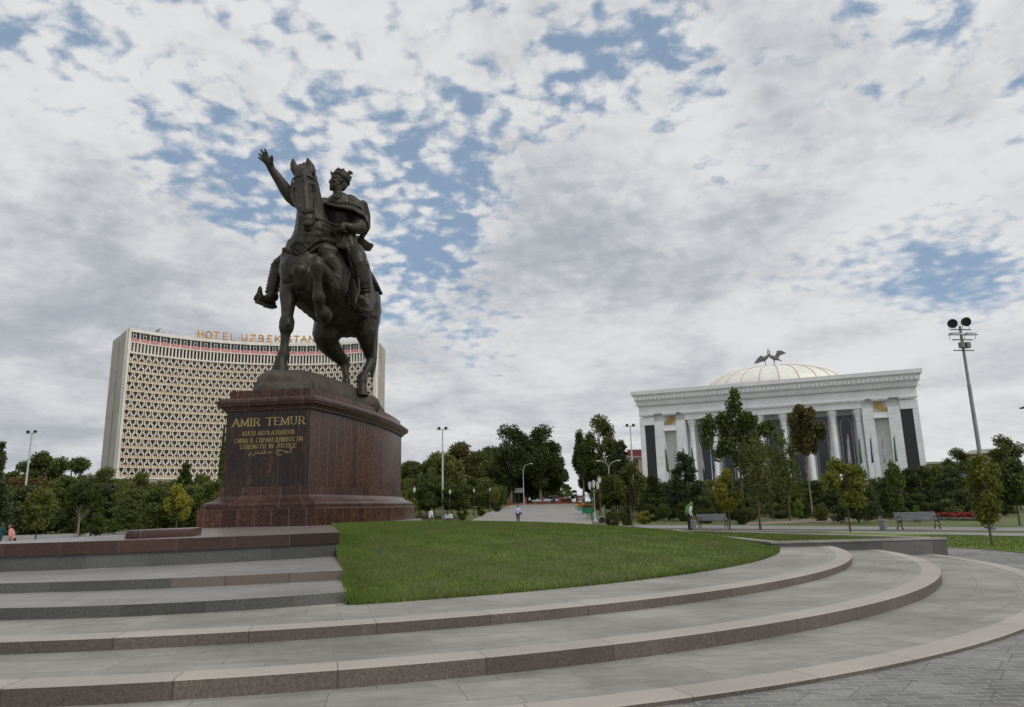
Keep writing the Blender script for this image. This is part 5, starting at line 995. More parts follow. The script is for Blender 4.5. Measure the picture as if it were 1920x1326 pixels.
tree('pine1', 'leaf_pine', 1606, 52, 880, 98, 'dark low-branched pine between the young tree and the bin, its short trunk showing', 'pine_tree')
tree('young0', 'leaf_green', 1682, 47, 862, 44, 'slim green tree directly behind the bench at the right', 'young_tree')
tree('pine2', 'leaf_pine', 1668, 62, 895, 80, 'pine behind the slim green tree, below the right end of the palace', 'pine_tree')
tree('round0', 'leaf_dark', 1727, 66, 870, 68, 'dark rounded tree in front of the right corner of the palace', 'broadleaf_tree')
tree('pine0', 'leaf_pine', 1790, 62, 872, 104, 'wide dark pine behind the red flower bed', 'pine_tree')
tree('young2', 'leaf_dark', 1905, 41, 852, 92, 'dark tree with a slanting pale trunk at the right edge', 'young_tree')
tree('tall0', 'leaf_dark', 1806, 128, 841, 66, 'dark round tree between the tan brick building and the octagonal pavilion', 'broadleaf_tree')
tree('tall1', 'leaf_olive', 1902, 120, 815, 76, 'yellowish tree above the octagonal pavilion at the right edge', 'broadleaf_tree')
tree('round1', 'leaf_olive', 1755, 85, 868, 46, 'olive tree in front of the long tan brick building', 'broadleaf_tree'); tree('tall2', 'leaf_dark', 1885, 80, 868, 60, 'dark tree just right of the floodlight pole, below the yellowish one', 'broadleaf_tree')
tree('ball', 'leaf_dark', 1243, 60, 944, 30, 'round clipped bush on the lawn beyond the path, right of the yellowish low bush', 'bush', 'bush'); tree('bush0', 'leaf_yellow', 1207, 60, 958, 36, 'low yellowish bush on the lawn beyond the path', 'bush', 'bush')
tree('bush1', 'leaf_dark', 1390, 55, 938, 40, 'dark rounded bush behind the right end of the middle bench', 'bush', 'bush'); tree('bush0', 'leaf_olive', 1146, 54, 950, 32, 'rounded bush beside the grey round drum', 'bush', 'bush')
tree('bush1', 'leaf_bright', 1714, 52, 946, 22, 'small bright green shrub behind the bench at the right', 'bush', 'bush'); tree('young0', 'leaf_bright', 1496, 60, 935, 24, 'small bright light-green sapling below the loose green tree', 'young_tree'); tree('young2', 'leaf_olive', 1541, 55, 940, 20, 'tiny bare-stemmed sapling left of the young green tree', 'young_tree')
tree('ball', 'leaf_dark', 1233, 84, 893, 34, 'round dark bush-like tree at the left foot of the palace', 'broadleaf_tree')
# belts that nobody could tell apart one by one
def belt(n, x0, x1, Y0, Y1, top0, top1, w0, w1, kinds, mats, label, group, name='tree', seed=1):
    r = random.Random(seed)
    for i in range(n):
        x = x0+(x1-x0)*(i+r.uniform(.1, .9))/n; t = (x-x0)/(x1-x0); Y = r.uniform(Y0, Y1); tree(r.choice(kinds), r.choice(mats), x, Y, top0+(top1-top0)*t+r.uniform(-8, 9), r.uniform(w0, w1), label, name, 'tree', group)
belt(12, 1150, 1400, 74, 96, 893, 905, 50, 74, ['round0', 'round1', 'pine1', 'bush0', 'tall1'], ['leaf_dark', 'leaf_green', 'leaf_olive', 'leaf_pine'], 'tree or tall shrub in the low green belt left of the palace front', 'low green belt before the palace')
belt(17, 1400, 1760, 72, 96, 898, 905, 54, 82, ['round2', 'pine2', 'pine0', 'bush1', 'round1'], ['leaf_dark', 'leaf_pine', 'leaf_pine', 'leaf_green', 'leaf_olive'], 'tree or tall shrub in the low green belt across the foot of the palace', 'low green belt before the palace')
belt(12, 1745, 1960, 68, 96, 890, 880, 54, 84, ['round2', 'pine2', 'round0', 'tall0'], ['leaf_dark', 'leaf_pine', 'leaf_green'], 'dark tree in the belt below the tan buildings at the right', 'dark belt below the tan buildings')
belt(9, 1160, 1560, 56, 70, 930, 938, 34, 56, ['bush0', 'bush1', 'pine0'], ['leaf_dark', 'leaf_green', 'leaf_olive'], 'low shrub on the lawn in front of the green belt', 'shrubs on the lawn before the belt', 'bush', 4)
belt(8, 1560, 1900, 58, 68, 918, 915, 44, 62, ['pine1', 'pine2', 'round1'], ['leaf_dark', 'leaf_pine'], 'small dark tree just beyond the right hand lawn', 'small dark trees beyond the right lawn', seed=6)
# ---- middle
tree('tall0', 'leaf_dark', 958, 165, 798, 92, 'tall dark tree with a pale trunk, left one of the pair beyond the square', 'broadleaf_tree', rot=1); tree('tall1', 'leaf_dark', 1014, 168, 797, 100, 'tall dark tree with a slanting trunk, right one of the pair beyond the square', 'broadleaf_tree')
tree('tall2', 'leaf_dark', 1040, 176, 832, 58, 'dark tree at the left side of the gap of sky beyond the square', 'broadleaf_tree')
belt(6, 915, 1040, 176, 205, 838, 850, 70, 96, ['round0', 'round1', 'tall2'], ['leaf_dark'], 'dark tree filling the wood behind the tall pair beyond the square', 'dark wood beyond the square')
tree('tall1', 'leaf_dark', 1094, 165, 806, 46, 'narrow tree at the right side of the gap of sky beyond the square', 'broadleaf_tree'); tree('tall0', 'leaf_olive', 1130, 166, 780, 82, 'tallest olive tree right of the gap of sky, with a bent pale trunk', 'broadleaf_tree')
tree('pine1', 'leaf_pine', 1166, 150, 822, 62, 'dark ragged pine left of the pinkish block with the billboard', 'pine_tree'); tree('round1', 'leaf_dark', 1110, 172, 862, 50, 'dark low tree under the tallest olive tree', 'broadleaf_tree'); tree('round0', 'leaf_dark', 1140, 160, 862, 66, 'dark low tree between the olive tree and the ragged pine', 'broadleaf_tree')
tree('round2', 'leaf_dark', 1062, 260, 906, 26, 'small distant tree at the end of the avenue, left side', 'broadleaf_tree'); tree('round1', 'leaf_green', 1076, 320, 918, 18, 'tiniest distant tree in the middle of the avenue end', 'broadleaf_tree')
tree('tall2', 'leaf_rustgreen', 866, 165, 830, 110, 'large rusty-topped tree left of the dark pair', 'broadleaf_tree'); tree('willow', 'leaf_willow', 902, 178, 846, 88, 'drooping willow beside the dark pair of tall trees', 'willow_tree'); tree('round0', 'leaf_olive', 830, 122, 842, 96, 'olive tree behind the tall mast lamp near the pedestal', 'broadleaf_tree')
tree('round1', 'leaf_green', 786, 118, 858, 92, 'green rounded tree between the pedestal and the mast lamp', 'broadleaf_tree'); tree('willow', 'leaf_willow', 808, 112, 878, 50, 'small light willow in front of the mast lamp', 'willow_tree'); tree('round2', 'leaf_dark', 752, 122, 872, 56, 'dark tree at the right edge of the pedestal', 'broadleaf_tree')
belt(8, 750, 872, 100, 112, 892, 900, 56, 70, ['dome', 'round0', 'round2'], ['leaf_dark', 'leaf_dark', 'leaf_olive'], 'small dark tree in the row left of the square', 'small trees left of the square', 'young_tree', 3)
belt(8, 735, 925, 140, 158, 888, 892, 56, 76, ['round1', 'round0', 'bush0'], ['leaf_dark', 'leaf_green'], 'dark tree in the second row left of the square', 'second row left of the square', 'tree', 8)
tree('ball', 'leaf_yellowgreen', 929, 134, 912, 20, 'small round yellow-green tree at the end of the row left of the square', 'young_tree'); tree('bush0', 'leaf_dark', 866, 96, 952, 22, 'dark rounded bush right of the sitting couple', 'bush', 'bush'); tree('bush1', 'leaf_dark', 902, 108, 947, 18, 'small dark bush at the left edge of the square', 'bush', 'bush'); tree('bush1', 'leaf_dark', 932, 125, 943, 18, 'small dark bush near the far left end of the square', 'bush', 'bush')
tree('bush0', 'leaf_olive', 768, 75, 915, 34, 'olive shrub right against the pedestal base', 'bush', 'bush')
belt(6, 1118, 1185, 78, 110, 890, 890, 34, 52, ['round1', 'tall1'], ['leaf_olive', 'leaf_green', 'leaf_dark'], 'leafy tree behind the lanterns right of the square', 'trees right of the square', seed=9)
# ---- left
tree('round0', 'leaf_green', 74, 150, 842, 92, 'tallest broad tree of the far group at the left', 'broadleaf_tree'); tree('round1', 'leaf_green', 128, 148, 852, 86, 'broad tree in the far group, nearest the hotel', 'broadleaf_tree'); tree('round2', 'leaf_dark', 24, 140, 880, 70, 'dark tree left of the mast lamp at the left', 'broadleaf_tree')
tree('pine2', 'leaf_pine', -14, 60, 826, 60, 'dark tree whose branch tips poke in at the left edge', 'pine_tree'); tree('round1', 'leaf_rust', 48, 100, 890, 92, 'rust coloured tree behind the left mast lamp', 'broadleaf_tree'); tree('round2', 'leaf_green', 118, 108, 888, 76, 'bright green tree right of the rusty one', 'broadleaf_tree')
tree('tall1', 'leaf_olive', 188, 105, 876, 84, 'olive tree standing before the left corner of the hotel', 'broadleaf_tree'); tree('tall2', 'leaf_olive', 262, 98, 884, 56, 'pointed olive tree in front of the hotel', 'broadleaf_tree'); tree('round0', 'leaf_olive', 228, 104, 898, 62, 'low olive tree between the two taller olive trees', 'broadleaf_tree')
tree('pine0', 'leaf_dark', 344, 110, 866, 52, 'dark pointed tree in front of the hotel, left of the cypress', 'broadleaf_tree'); tree('round2', 'leaf_olive', 378, 112, 886, 56, 'yellow-olive tree between the dark pointed tree and the cypress', 'broadleaf_tree'); tree('cypress', 'leaf_dark', 412, 92, 795, 24, 'tall narrow dark cypress against the left side of the pedestal', 'cypress_tree')
tree('young1', 'leaf_yellow', 335, 56, 903, 62, 'small yellow tree with a forked pale trunk left of the pedestal', 'young_tree', trw=1.3); tree('bush0', 'leaf_green', 396, 62, 900, 70, 'bright green shrub against the left side of the pedestal', 'bush', 'bush')
tree('young0', 'leaf_olive', 74, 48, 912, 74, 'nearest olive tree with a dark trunk beyond the terrace, right of the two walkers', 'young_tree'); tree('dome', 'leaf_dark', 152, 52, 903, 66, 'dark flat-topped small tree in the front row at the left', 'young_tree'); tree('pine1', 'leaf_dark', 176, 60, 905, 60, 'dark fuller tree with a pale foot in the front row at the left', 'young_tree')
belt(10, -30, 420, 62, 80, 912, 905, 80, 110, ['pine0', 'pine1', 'pine2', 'bush1'], ['leaf_dark', 'leaf_pine', 'leaf_green'], 'dark pine-like tree in the front belt left of the pedestal', 'front belt at the left', seed=12)
belt(11, -30, 430, 84, 100, 908, 912, 64, 90, ['round0', 'round1', 'round2', 'tall2'], ['leaf_dark', 'leaf_green', 'leaf_olive'], 'green tree in the middle belt left of the pedestal', 'middle belt at the left', seed=13)
belt(12, -60, 440, 112, 136, 900, 908, 76, 96, ['round0', 'round1', 'tall0'], ['leaf_olive', 'leaf_green'], 'green tree in the far belt below the hotel', 'far belt at the left', seed=14)
belt(11, 905, 1036, 205, 235, 905, 905, 60, 80, ['bush0', 'bush1', 'round1'], ['leaf_dark', 'leaf_green'], 'dark undergrowth tree low behind the far road', 'undergrowth behind the far road', seed=21)
belt(8, 1112, 1190, 180, 225, 893, 890, 50, 70, ['bush0', 'bush1', 'round1'], ['leaf_dark', 'leaf_green'], 'dark low tree behind the lamps right of the far gap', 'low trees right of the far gap', seed=22)
belt(24, -150, 900, 150, 230, 900, 903, 110, 150, ['round1', 'bush0', 'round2', 'bush1'], ['leaf_dark', 'leaf_green'], 'dark tree in the farthest wood along the horizon at the left', 'farthest wood at the left', seed=23)
belt(18, 1170, 2080, 100, 116, 900, 885, 80, 110, ['round1', 'bush0', 'round2', 'bush1'], ['leaf_dark', 'leaf_green'], 'dark tree in the rear wood along the palace base', 'rear wood at the palace', seed=24)

# ================================================================== STREET FURNITURE
plain('pole_grey', (.17, .19, .185), .55, .3, var=.15); plain('pole_white', (.52, .54, .54), .5, var=.1); plain('lamp_black', (.025, .025, .025), .5); plain('lamp_glass', (.015, .02, .02), .08); plain('lamp_globe', (.70, .70, .66), .35, var=.05)
plain('bronze_post', (.10, .075, .05), .6, .3); plain('bench_slat', (.115, .125, .138), .55, var=.15, scale=6); plain('bench_iron', (.03, .032, .036), .5, .4); plain('bin_grey', (.27, .275, .28), .6, var=.12); plain('green_pot', (.03, .26, .16), .5, var=.1); plain('pot_light', (.18, .45, .34), .5); plain('steel', (.38, .39, .40), .4, .6)
plain('flower_orange', (.55, .20, .03), .8, var=.3, scale=20); plain('red_brick', (.24, .075, .05), .85, var=.25, scale=8); plain('car_silver', (.50, .52, .53), .25, .5, var=.03); plain('car_white', (.72, .72, .72), .25, var=.03); plain('tyre', (.02, .02, .02), .9); plain('lamp_red', (.35, .02, .02), .3)
def local(name, loc, label, cat, group=None, rz=0): return thing(name, loc, label, cat, group, rz)
# tall floodlight pole at the right
bp = G(1860, 994.5, 0); H = D(1807, 612, bp.y).z
fl_ = local('floodlight_pole', (bp.x, bp.y, 0), 'tall dark steel floodlight pole with two round lamps, beyond the bench', 'floodlight', rz=.12)
m = MB(); m.tube([(0, 0, 0), (0, 0, 3.6), (0, 0, 3.62), (0, 0, 7.2), (0, 0, 7.22), (0, 0, H)], [.125, .115, .10, .09, .075, .062], 12); m.build('pole', 'pole_grey', fl_, smooth=40)
for z, w in ((H-.18, 1.15), (H-.72, 1.15), (H-1.28, 1.15)):
    m = MB(); m.bar((-w/2, -.03, z), (w/2, -.03, z), .05); m.build('crossbar', 'pole_grey', fl_)
for x, dz in ((-.56, .20), (.22, .30)):
    c = Vector((x, -.18, H+dz-.10)); q = Vector((-.35 if x < 0 else -.1, -1, -.25)).normalized().to_track_quat('Z', 'Y').to_matrix(); m = MB(); m.lathe([(0, -.22), (.12, -.21), (.2, -.1), (.235, .05), (.24, .09), (.215, .09)], seg=20); nb = len(m.v); m.v = [tuple(q @ Vector(v)+c) for v in m.v]; l_ = m.build('round_lamp', 'lamp_black', fl_, smooth=40)
    m = MB(); m.lathe([(.215, .075), (0, .08)], seg=20); m.v = [tuple(q @ Vector(v)+c) for v in m.v]; m.build('lens', 'lamp_glass', l_); m = MB(); m.tube([c+Vector((.2, 0, 0)), (x+.25, -.03, H-.18)], .012, 5); m.tube([c-Vector((.2, 0, 0)), (x-.1, -.03, H-.18)], .012, 5); m.build('bracket', 'pole_grey', l_)
for x in (-.42, .42):
    c = Vector((x, -.12, H-.47)); m = MB(); m.add([(c.x-.33, c.y-.2, c.z-.05), (c.x+.33, c.y-.2, c.z-.05), (c.x+.3, c.y+.2, c.z+.0), (c.x-.3, c.y+.2, c.z+.0), (c.x-.2, c.y-.1, c.z+.1), (c.x+.2, c.y-.1, c.z+.1), (c.x+.2, c.y+.14, c.z+.13), (c.x-.2, c.y+.14, c.z+.13)], [(0, 1, 2, 3), (4, 7, 6, 5), (0, 4, 5, 1), (1, 5, 6, 2), (2, 6, 7, 3), (3, 7, 4, 0)]); l_ = m.build('flat_lamp', 'bin_grey', fl_, bevel=.02)
    m = MB(); m.add([(c.x-.27, c.y-.17, c.z-.056), (c.x+.27, c.y-.17, c.z-.056), (c.x+.25, c.y+.16, c.z-.012), (c.x-.25, c.y+.16, c.z-.012)], [(0, 1, 2, 3)]); m.build('lens', 'lamp_glass', l_); m = MB(); m.tube([(c.x+.3, c.y, c.z), (c.x+.3, -.03, H-.72)], .012, 5); m.tube([(c.x-.3, c.y, c.z), (c.x-.3, -.03, H-.72)], .012, 5); m.build('bracket', 'pole_grey', l_)
for x in (-.15, .17): m = MB(); m.box((x, -.12, H-1.02), (.22, .22, .30)); m.build('control_box', 'pole_grey', fl_, bevel=.015)
# three far masts
def mast(x, top, Y, label, xb=None):
    p = D(x, 930, Y); z0 = zg(Y); Ht = D(x, top, Y).z-z0; t = local('mast_lamp', (p.x, Y, z0), label, 'mast lamp', rz=0); m = MB(); m.tube([(0, 0, 0), (0, 0, Ht)], [.16, .09], 8); m.build('pole', 'pole_white', t, smooth=40)
    m = MB(); m.bar((-1.0, 0, Ht-.15), (1.0, 0, Ht-.15), .1); m.build('crossbar', 'pole_white', t)
    for sx_ in (-.8, .8):
        m = MB(); m.ball((sx_*.62, -.1, Ht+.08), .26, (1, .8, .8), 8, 6); m.build('round_lamp', 'lamp_black', t); m = MB(); m.add([(sx_-.35, -.25, Ht-.22), (sx_+.35, -.25, Ht-.22), (sx_+.35, .25, Ht-.12), (sx_-.35, .25, Ht-.12), (sx_-.2, -.1, Ht-.05), (sx_+.2, -.1, Ht-.05), (sx_+.2, .2, Ht), (sx_-.2, .2, Ht)], [(0, 1, 2, 3), (4, 7, 6, 5), (0, 4, 5, 1), (1, 5, 6, 2), (2, 6, 7, 3), (3, 7, 4, 0)]); m.build('flat_lamp', 'pole_white', t)
mast(46, 811, 98, 'slim white mast lamp above the trees at the far left'); mast(830, 804, 104, 'slim white mast lamp right of the pedestal'); mast(1189, 798, 112, 'slim white mast lamp between the ragged pine and the palace')
# lanterns
def lantern(x, top, Y, label=None, group='lanterns along the square', h=4.1, pm='bronze_post', triple=False):
    p = D(x, 930, Y); z0 = zg(Y); t = local('street_lantern', (p.x, Y, z0), label or 'bronze post lantern with a white glass head left of the square', 'lantern', group)
    m = MB(); m.lathe([(.26, 0), (.26, .12), (.16, .3), (.14, .7), (.09, .9), (.06, 1.0), (.05, 2.2), (.07, 2.25), (.045, 2.35), (.04, h-.75), (.08, h-.68)], seg=10); m.build('pole', pm, t, smooth=40)
    for ox in ((0,) if not triple else (-.38, .0, .38)):
        zz = h if not triple or ox == 0 else h-.15; m = MB(); m.lathe([(.09, zz-.68), (.17, zz-.2), (.17, zz-.18)], (ox, 0, 0), 8); m.build('lamp_globe', 'lamp_globe', t); m = MB(); m.lathe([(.20, zz-.18), (.20, zz-.14), (.06, zz-.02), (.02, zz+.04), (0, zz+.05)], (ox, 0, 0), 8); m.build('lamp_cap', pm, t)
        if ox: m = MB(); m.tube([(0, 0, h-1.0), (ox*.7, 0, h-.95), (ox, 0, h-.82)], .025, 5); m.build('arm', pm, t)
for x, Y in ((776.7, 80), (843.5, 98)): lantern(x, 0, Y)
for x, Y in ((888.5, 113), (918.5, 128), (940.5, 160), (956, 172)): lantern(x, 0, Y)
lantern(1114, 0, 70, 'silver post lantern with three white heads at the right edge of the square', None, 3.95, 'steel', True); lantern(1125, 0, 66, 'bronze post lantern just right of the silver triple lantern', None, 4.25)
def streetlamp(x, top, Y, arms, label):
    p = D(x, 930, Y); z0 = zg(Y); Ht = D(x, top, Y).z-z0; t = local('street_lamp', (p.x, Y, z0), label, 'street lamp'); m = MB(); m.tube([(0, 0, 0), (0, 0, Ht-1.2)], [.10, .06], 8); m.build('pole', 'pole_white', t)
    for a in arms: m = MB(); m.tube([(0, 0, Ht-1.2), (a*.3, 0, Ht-.5), (a*.9, 0, Ht-.15), (a*1.5, 0, Ht)], .04, 6); m.build('arm', 'pole_white', t); m = MB(); m.ball((a*1.8, 0, Ht), .38, (1.1, .45, .22), 8, 6); m.build('lamp_head', 'lamp_globe', t)
streetlamp(982, 870, 158, (1,), 'single-armed street lamp in front of the dark tall pair of trees'); streetlamp(1144, 864, 128, (-1, 1), 'nearest double-armed street lamp right of the far gap'); streetlamp(1118, 886, 170, (-1, 1), 'second double-armed street lamp, left of the nearest one'); streetlamp(1108, 890, 190, (-1, 1), 'farthest double-armed street lamp right of the far gap')
# flags before the palace
plain('flag_green', (.03, .20, .05), .8); plain('flag_white', (.5, .5, .55), .8); plain('flag_blue', (.03, .13, .24), .8)
fc = {'g': 'flag_green', 'w': 'flag_white', 'b': 'flag_blue'}; fw = {'g': 'green', 'w': 'white', 'b': 'blue'}
ordn = {('g', 1246): 'leftmost green flag hanging on a pole before the palace', ('w', 1262): 'white flag on a pole right of the leftmost green one', ('b', 1279): 'short blue flag tip above the bushy pine', ('g', 1295): 'green flag tip above the right side of the bushy pine', ('w', 1312): 'white flag right of the bushy pine before the dark panel', ('b', 1331): 'blue flag hanging before the first dark arched panel', ('g', 1345): 'green and white flag blowing sideways before the second column', ('w', 1558): 'white flag on a pole before the sixth dark panel', ('w', 1590): 'white flag before the seventh dark arched panel', ('g', 1612): 'green flag before the last column at the right', ('b', 1633): 'blue flag before the right wall of the palace', ('w', 1655): 'white flag before the grey right wall panel', ('g', 1677): 'rightmost green flag on a pole before the palace'}
for (c, x), lb in ordn.items():
    Y = 100-(x-1246)*.022; top = 838-(x-1246)*.055; p = D(x, top, Y); t = local('flagpole', (p.x, Y, 0), lb, 'flag', None); m = MB(); m.tube([(0, 0, 0), (0, 0, p.z+.3)], [.07, .04], 6); m.build('pole', 'pole_white', t)
    m = MB(); nn = 9; hh = p.z; wd_ = .55; vs = []
    blow = (x == 1345)
    for j in range(nn):
        for i in range(5):
            u = i/4; v = j/(nn-1); xx = (.05+wd_*.6*u*(.5+.6*v))*(-1 if x > 1500 else 1); vs.append((xx*(2.6 if blow else 1), .12*math.sin(u*9+v*2), hh-.2-v*(1.1 if blow else 3.1)-u*(1.6 if blow else .35)))
    m.add(vs, [(j*5+i, j*5+i+1, (j+1)*5+i+1, (j+1)*5+i) for j in range(nn-1) for i in range(4)]); f = m.build('flag', fc[c], t, smooth=60); so_ = f.modifiers.new('s', 'SOLIDIFY'); so_.thickness = .015
# benches
def bench(px, py, Yw, L, rz, label):
    t = local('park_bench', (px, Yw, 0), label, 'bench', None, rz); m = MB()
    for i in range(4): m.box((0, -.10-.11*i, .44+.008*i), (L, .085, .03))
    m.build('seat', 'bench_slat', t)
    m = MB()
    for i in range(6): z = .52+.068*i; m.box((0, -.02+.028*i, z), (L, .028, .052), (Vector((1, 0, 0)), Vector((0, .93, -.36)), Vector((0, .36, .93))))
    m.build('backrest', 'bench_slat', t)
    for sx_ in (-1, 1):
        x = sx_*(L/2-.12); m = MB(); m.tube([(x, -.46, 0), (x, -.42, .12), (x, -.46, .30), (x, -.40, .42)], [.03, .022, .026, .024], 6); m.tube([(x, .10, 0), (x, .04, .14), (x, .0, .42), (x, .16, .93)], [.03, .022, .024, .018], 6); m.tube([(x, -.46, .42), (x, .0, .40)], .022, 6)
        m.tube([(x, -.44, .42), (x, -.52, .56), (x, -.46, .66), (x, -.2, .67), (x, .04, .64)], [.02, .022, .026, .022, .018], 6); m.tube([(x, -.46, .0), (x, -.54, .03), (x, -.55, .09), (x, -.49, .10)], .018, 5); m.tube([(x, .1, .0), (x, .17, .03), (x, .18, .09), (x, .12, .10)], .018, 5); m.tube([(x, -.42, .12), (x, -.2, .2), (x, .04, .14)], .016, 5); m.build('side_frame', 'bench_iron', t, smooth=50)
    return t
b1 = G(1720, 992.5, 0); bench(b1.x, 0, b1.y, 2.15, -.06, 'grey slatted park bench with curled iron arms at the right, beside the bin'); b2 = G(1336, 990, 0); bench(b2.x, 0, b2.y, 1.95, .02, 'grey slatted bench in the middle, beside the standing woman')
b3 = G(1650, 964, 0); bench(b3.x, 0, 76, 1.9, .8, 'small distant bench partly hidden behind the pines')
def bin_(x, y, label):
    p = G(x, y, 0); t = local('litter_bin', (p.x, p.y, 0), label, 'bin'); m = MB(); m.lathe([(.17, 0), (.18, .03), (.215, .46), (.20, .46)], seg=16); m.build('body', 'bin_grey', t, smooth=40); m = MB(); m.lathe([(.235, .46), (.24, .52), (.20, .53), (.19, .44)], seg=16); m.build('rim', 'bin_grey', t, smooth=40)
bin_(1657, 994, 'grey concrete litter bin left of the right bench'); bin_(1300, 991, 'grey litter bin between the standing woman and the middle bench')
# red flower bed
fb = [G(x, y, 0) for x, y in ((1757, 975), (1850, 976), (1850, 970.5), (1762, 969.5))]
P = []; c4 = [np.array(v[:2]) for v in fb]; 
for i in range(12000): u, v = rng.uniform(), rng.uniform(); q = (c4[0]*(1-u)+c4[1]*u)*(1-v)+(c4[3]*(1-u)+c4[2]*u)*v; P.append((q[0], q[1], rng.uniform(.05, .42)*(1 if v < .93 else .4)))
plain('petal_red', (.22, .022, .014), .7, var=.75, scale=2); plain('petal_white', (.26, .28, .22), .7, var=.3, scale=2)
P = np.array(P); me = leafmesh('flower_bed', leaves(P, .11, 3, 1.2), 'petal_red'); o = bpy.data.objects.new('flower_bed', me); link(o); tag(o, 'bed of red flowers on the lawn behind the right bench', 'flowers', None, 'stuff')
P2 = [(c4[0]*(1-u)+c4[1]*u)-np.array([0, rng.uniform(.1, 1.1)]) for u in rng.uniform(0, 1, 5000)]; P2 = np.c_[np.array(P2), rng.uniform(.02, .16, 5000)]; me = leafmesh('flower_border', leaves(P2, .09, 4, 1.2), 'petal_white'); o = bpy.data.objects.new('flower_border', me); link(o); tag(o, 'pale low flowers edging the red flower bed', 'flowers', None, 'stuff')
# arches with hanging flower pots at the square's right edge
def arch(x, Y, rpx, label, pots):
    p = D(x, 960, Y); z0 = zg(Y); k = MPP((p.x, Y, z0)); r = rpx*k; t = local('flower_arch', (p.x, Y, z0), label, 'flower stand'); zt = D(x, 0, Y).z; m = MB(); hh = pots[0]
    pts = [(-r, 0, 0)]+[(-r*math.cos(R_(a)), 0, hh+r*math.sin(R_(a))) for a in range(0, 181, 12)]+[(r, 0, 0)]; m.tube(pts, .06, 8); m.build('hoop', 'steel', t, smooth=50)
    for (ox, oz, mt) in pots[1]:
        m = MB(); m.lathe([(.01, oz), (.55, oz+.02), (.68, oz+.45), (.72, oz+.47), (.72, oz+.54), (.6, oz+.54), (.55, oz+.4), (0, oz+.4)], (ox, -.1, 0), 14); pt = m.build('flower_pot', mt, t, smooth=40)
        Pf = rng.normal(size=(420, 3))*[.28, .28, .16]+[ox, -.1, oz+.72]; me = leafmesh('flowers', leaves(Pf, .13, 5), 'flower_orange'); f = bpy.data.objects.new('flowers', me); link(f, pt)
arch(1102, 104, 10, 'steel hoop with a light green flower pot, left one at the edge of the square', (1.9, [(-.9, .6, 'pot_light')])); arch(1127, 92, 10, 'steel hoop with orange flowers in a green pot, right one near the lanterns', (1.7, [(1.0, 1.0, 'pot_light')]))
def potstand(x, y, Y, mt, label, zb=.5, fl='flower_orange'):
    p = D(x, y, Y); t = local('planter', (p.x, Y, 0), label, 'planter'); m = MB(); m.lathe([(.01, zb), (.5, zb+.02), (.62, zb+.45), (.68, zb+.46), (.68, zb+.55), (.55, zb+.55), (.5, zb+.4), (0, zb+.4)], seg=16); m.build('pot', mt, t, smooth=40); m = MB(); m.lathe([(.3, 0), (.3, .05), (.07, .1), (.07, zb)], seg=10); m.build('stand', 'steel', t)
    Pf = rng.normal(size=(420, 3))*[.25, .25, .12]+[0, 0, zb+.68]; me = leafmesh('flowers', leaves(Pf, .12, 6), fl); f = bpy.data.objects.new('flowers', me); link(f, t)
potstand(1101.5, 968, 80, 'green_pot', 'dark green round planter nearest the square corner', .75, 'leaf_rust'); potstand(1108, 957, 92, 'pot_light', 'light green planter with orange flowers behind the dark green one', .7)
dp_ = D(1128, 972, 62); dr = local('display_drum', (dp_.x, 62, 0), 'grey ring with a dark round disc standing at the foot of the lanterns', 'drum'); m = MB(); m.lathe([(.27, -.12), (.33, -.12), (.35, 0), (.33, .12), (.27, .12), (.27, -.12)], seg=24); q = Matrix.Rotation(R_(90), 3, 'X'); m.v = [tuple(q @ Vector(v)+Vector((0, 0, .36))) for v in m.v]; m.build('ring', 'steel', dr, smooth=40); m = MB(); m.lathe([(0, .02), (.28, .02), (.28, -.02), (0, -.02)], seg=24); m.v = [tuple(q @ Vector(v)+Vector((0, 0, .36))) for v in m.v]; m.build('disc', 'lamp_black', dr)
# thin support stakes in the young planting right of the lanterns
for i in range(9):
    x = 1148+4.6*i+rv.uniform(-1, 1); Y = 84-2.6*i; p = D(x, 950, Y); m = MB(); m.tube([(0, 0, 0), (0, 0, 1.5)], .035, 6); o = m.build('stake', 'bark_pale', loc=(p.x, Y, 0)); tag(o, 'thin pale stake standing in the grass right of the lanterns', 'stake', 'thin stakes right of the lanterns')
# far fence with brick pillars
fx = [905, 922, 953.7, 985, 1017, 1049.6, 1082]; fy = 163.5; fe = local('brick_fence', (D(985, 944, fy).x, fy, zg(fy)), 'low red brick wall with brick pillars and railings at the far end of the square', 'fence'); ox = D(985, 944, fy).x
m = MB(); a, b = D(fx[0], 944, fy).x-ox, D(fx[-1], 944, fy).x-ox; m.box(((a+b)/2, 0, .15), (b-a, .35, .32)); m.build('low_wall', 'red_brick', fe)
for x in fx: xx = D(x, 944, fy).x-ox; m = MB(); m.box((xx, 0, .75), (.55, .55, 1.5)); m.box((xx, 0, 1.53), (.68, .68, .10)); m.build('pillar', 'red_brick', fe)
m = MB(); e = D(985, 944, fy).x-ox; m.bar((a, 0, 1.15), (e, 0, 1.15), .04); m.bar((a, 0, .45), (e, 0, .45), .04)
for i in range(120): xx = a+(e-a)*i/119; m.bar((xx, 0, .3), (xx, 0, 1.2), .02)
m.build('railing', 'bench_iron', fe)
m = MB(); xa, xb_ = D(1052, 944, 171).x, D(1072, 944, 171).x; m.box((0, 0, .5), (xb_-xa, .5, 1.0)); m.box((0, 0, 1.05), (xb_-xa+.1, .6, .1)); o = m.build('brick_planter', 'red_brick', loc=((xa+xb_)/2, 171, zg(171))); tag(o, 'long red brick planter wall beyond the fence, below the parked cars', 'planter')
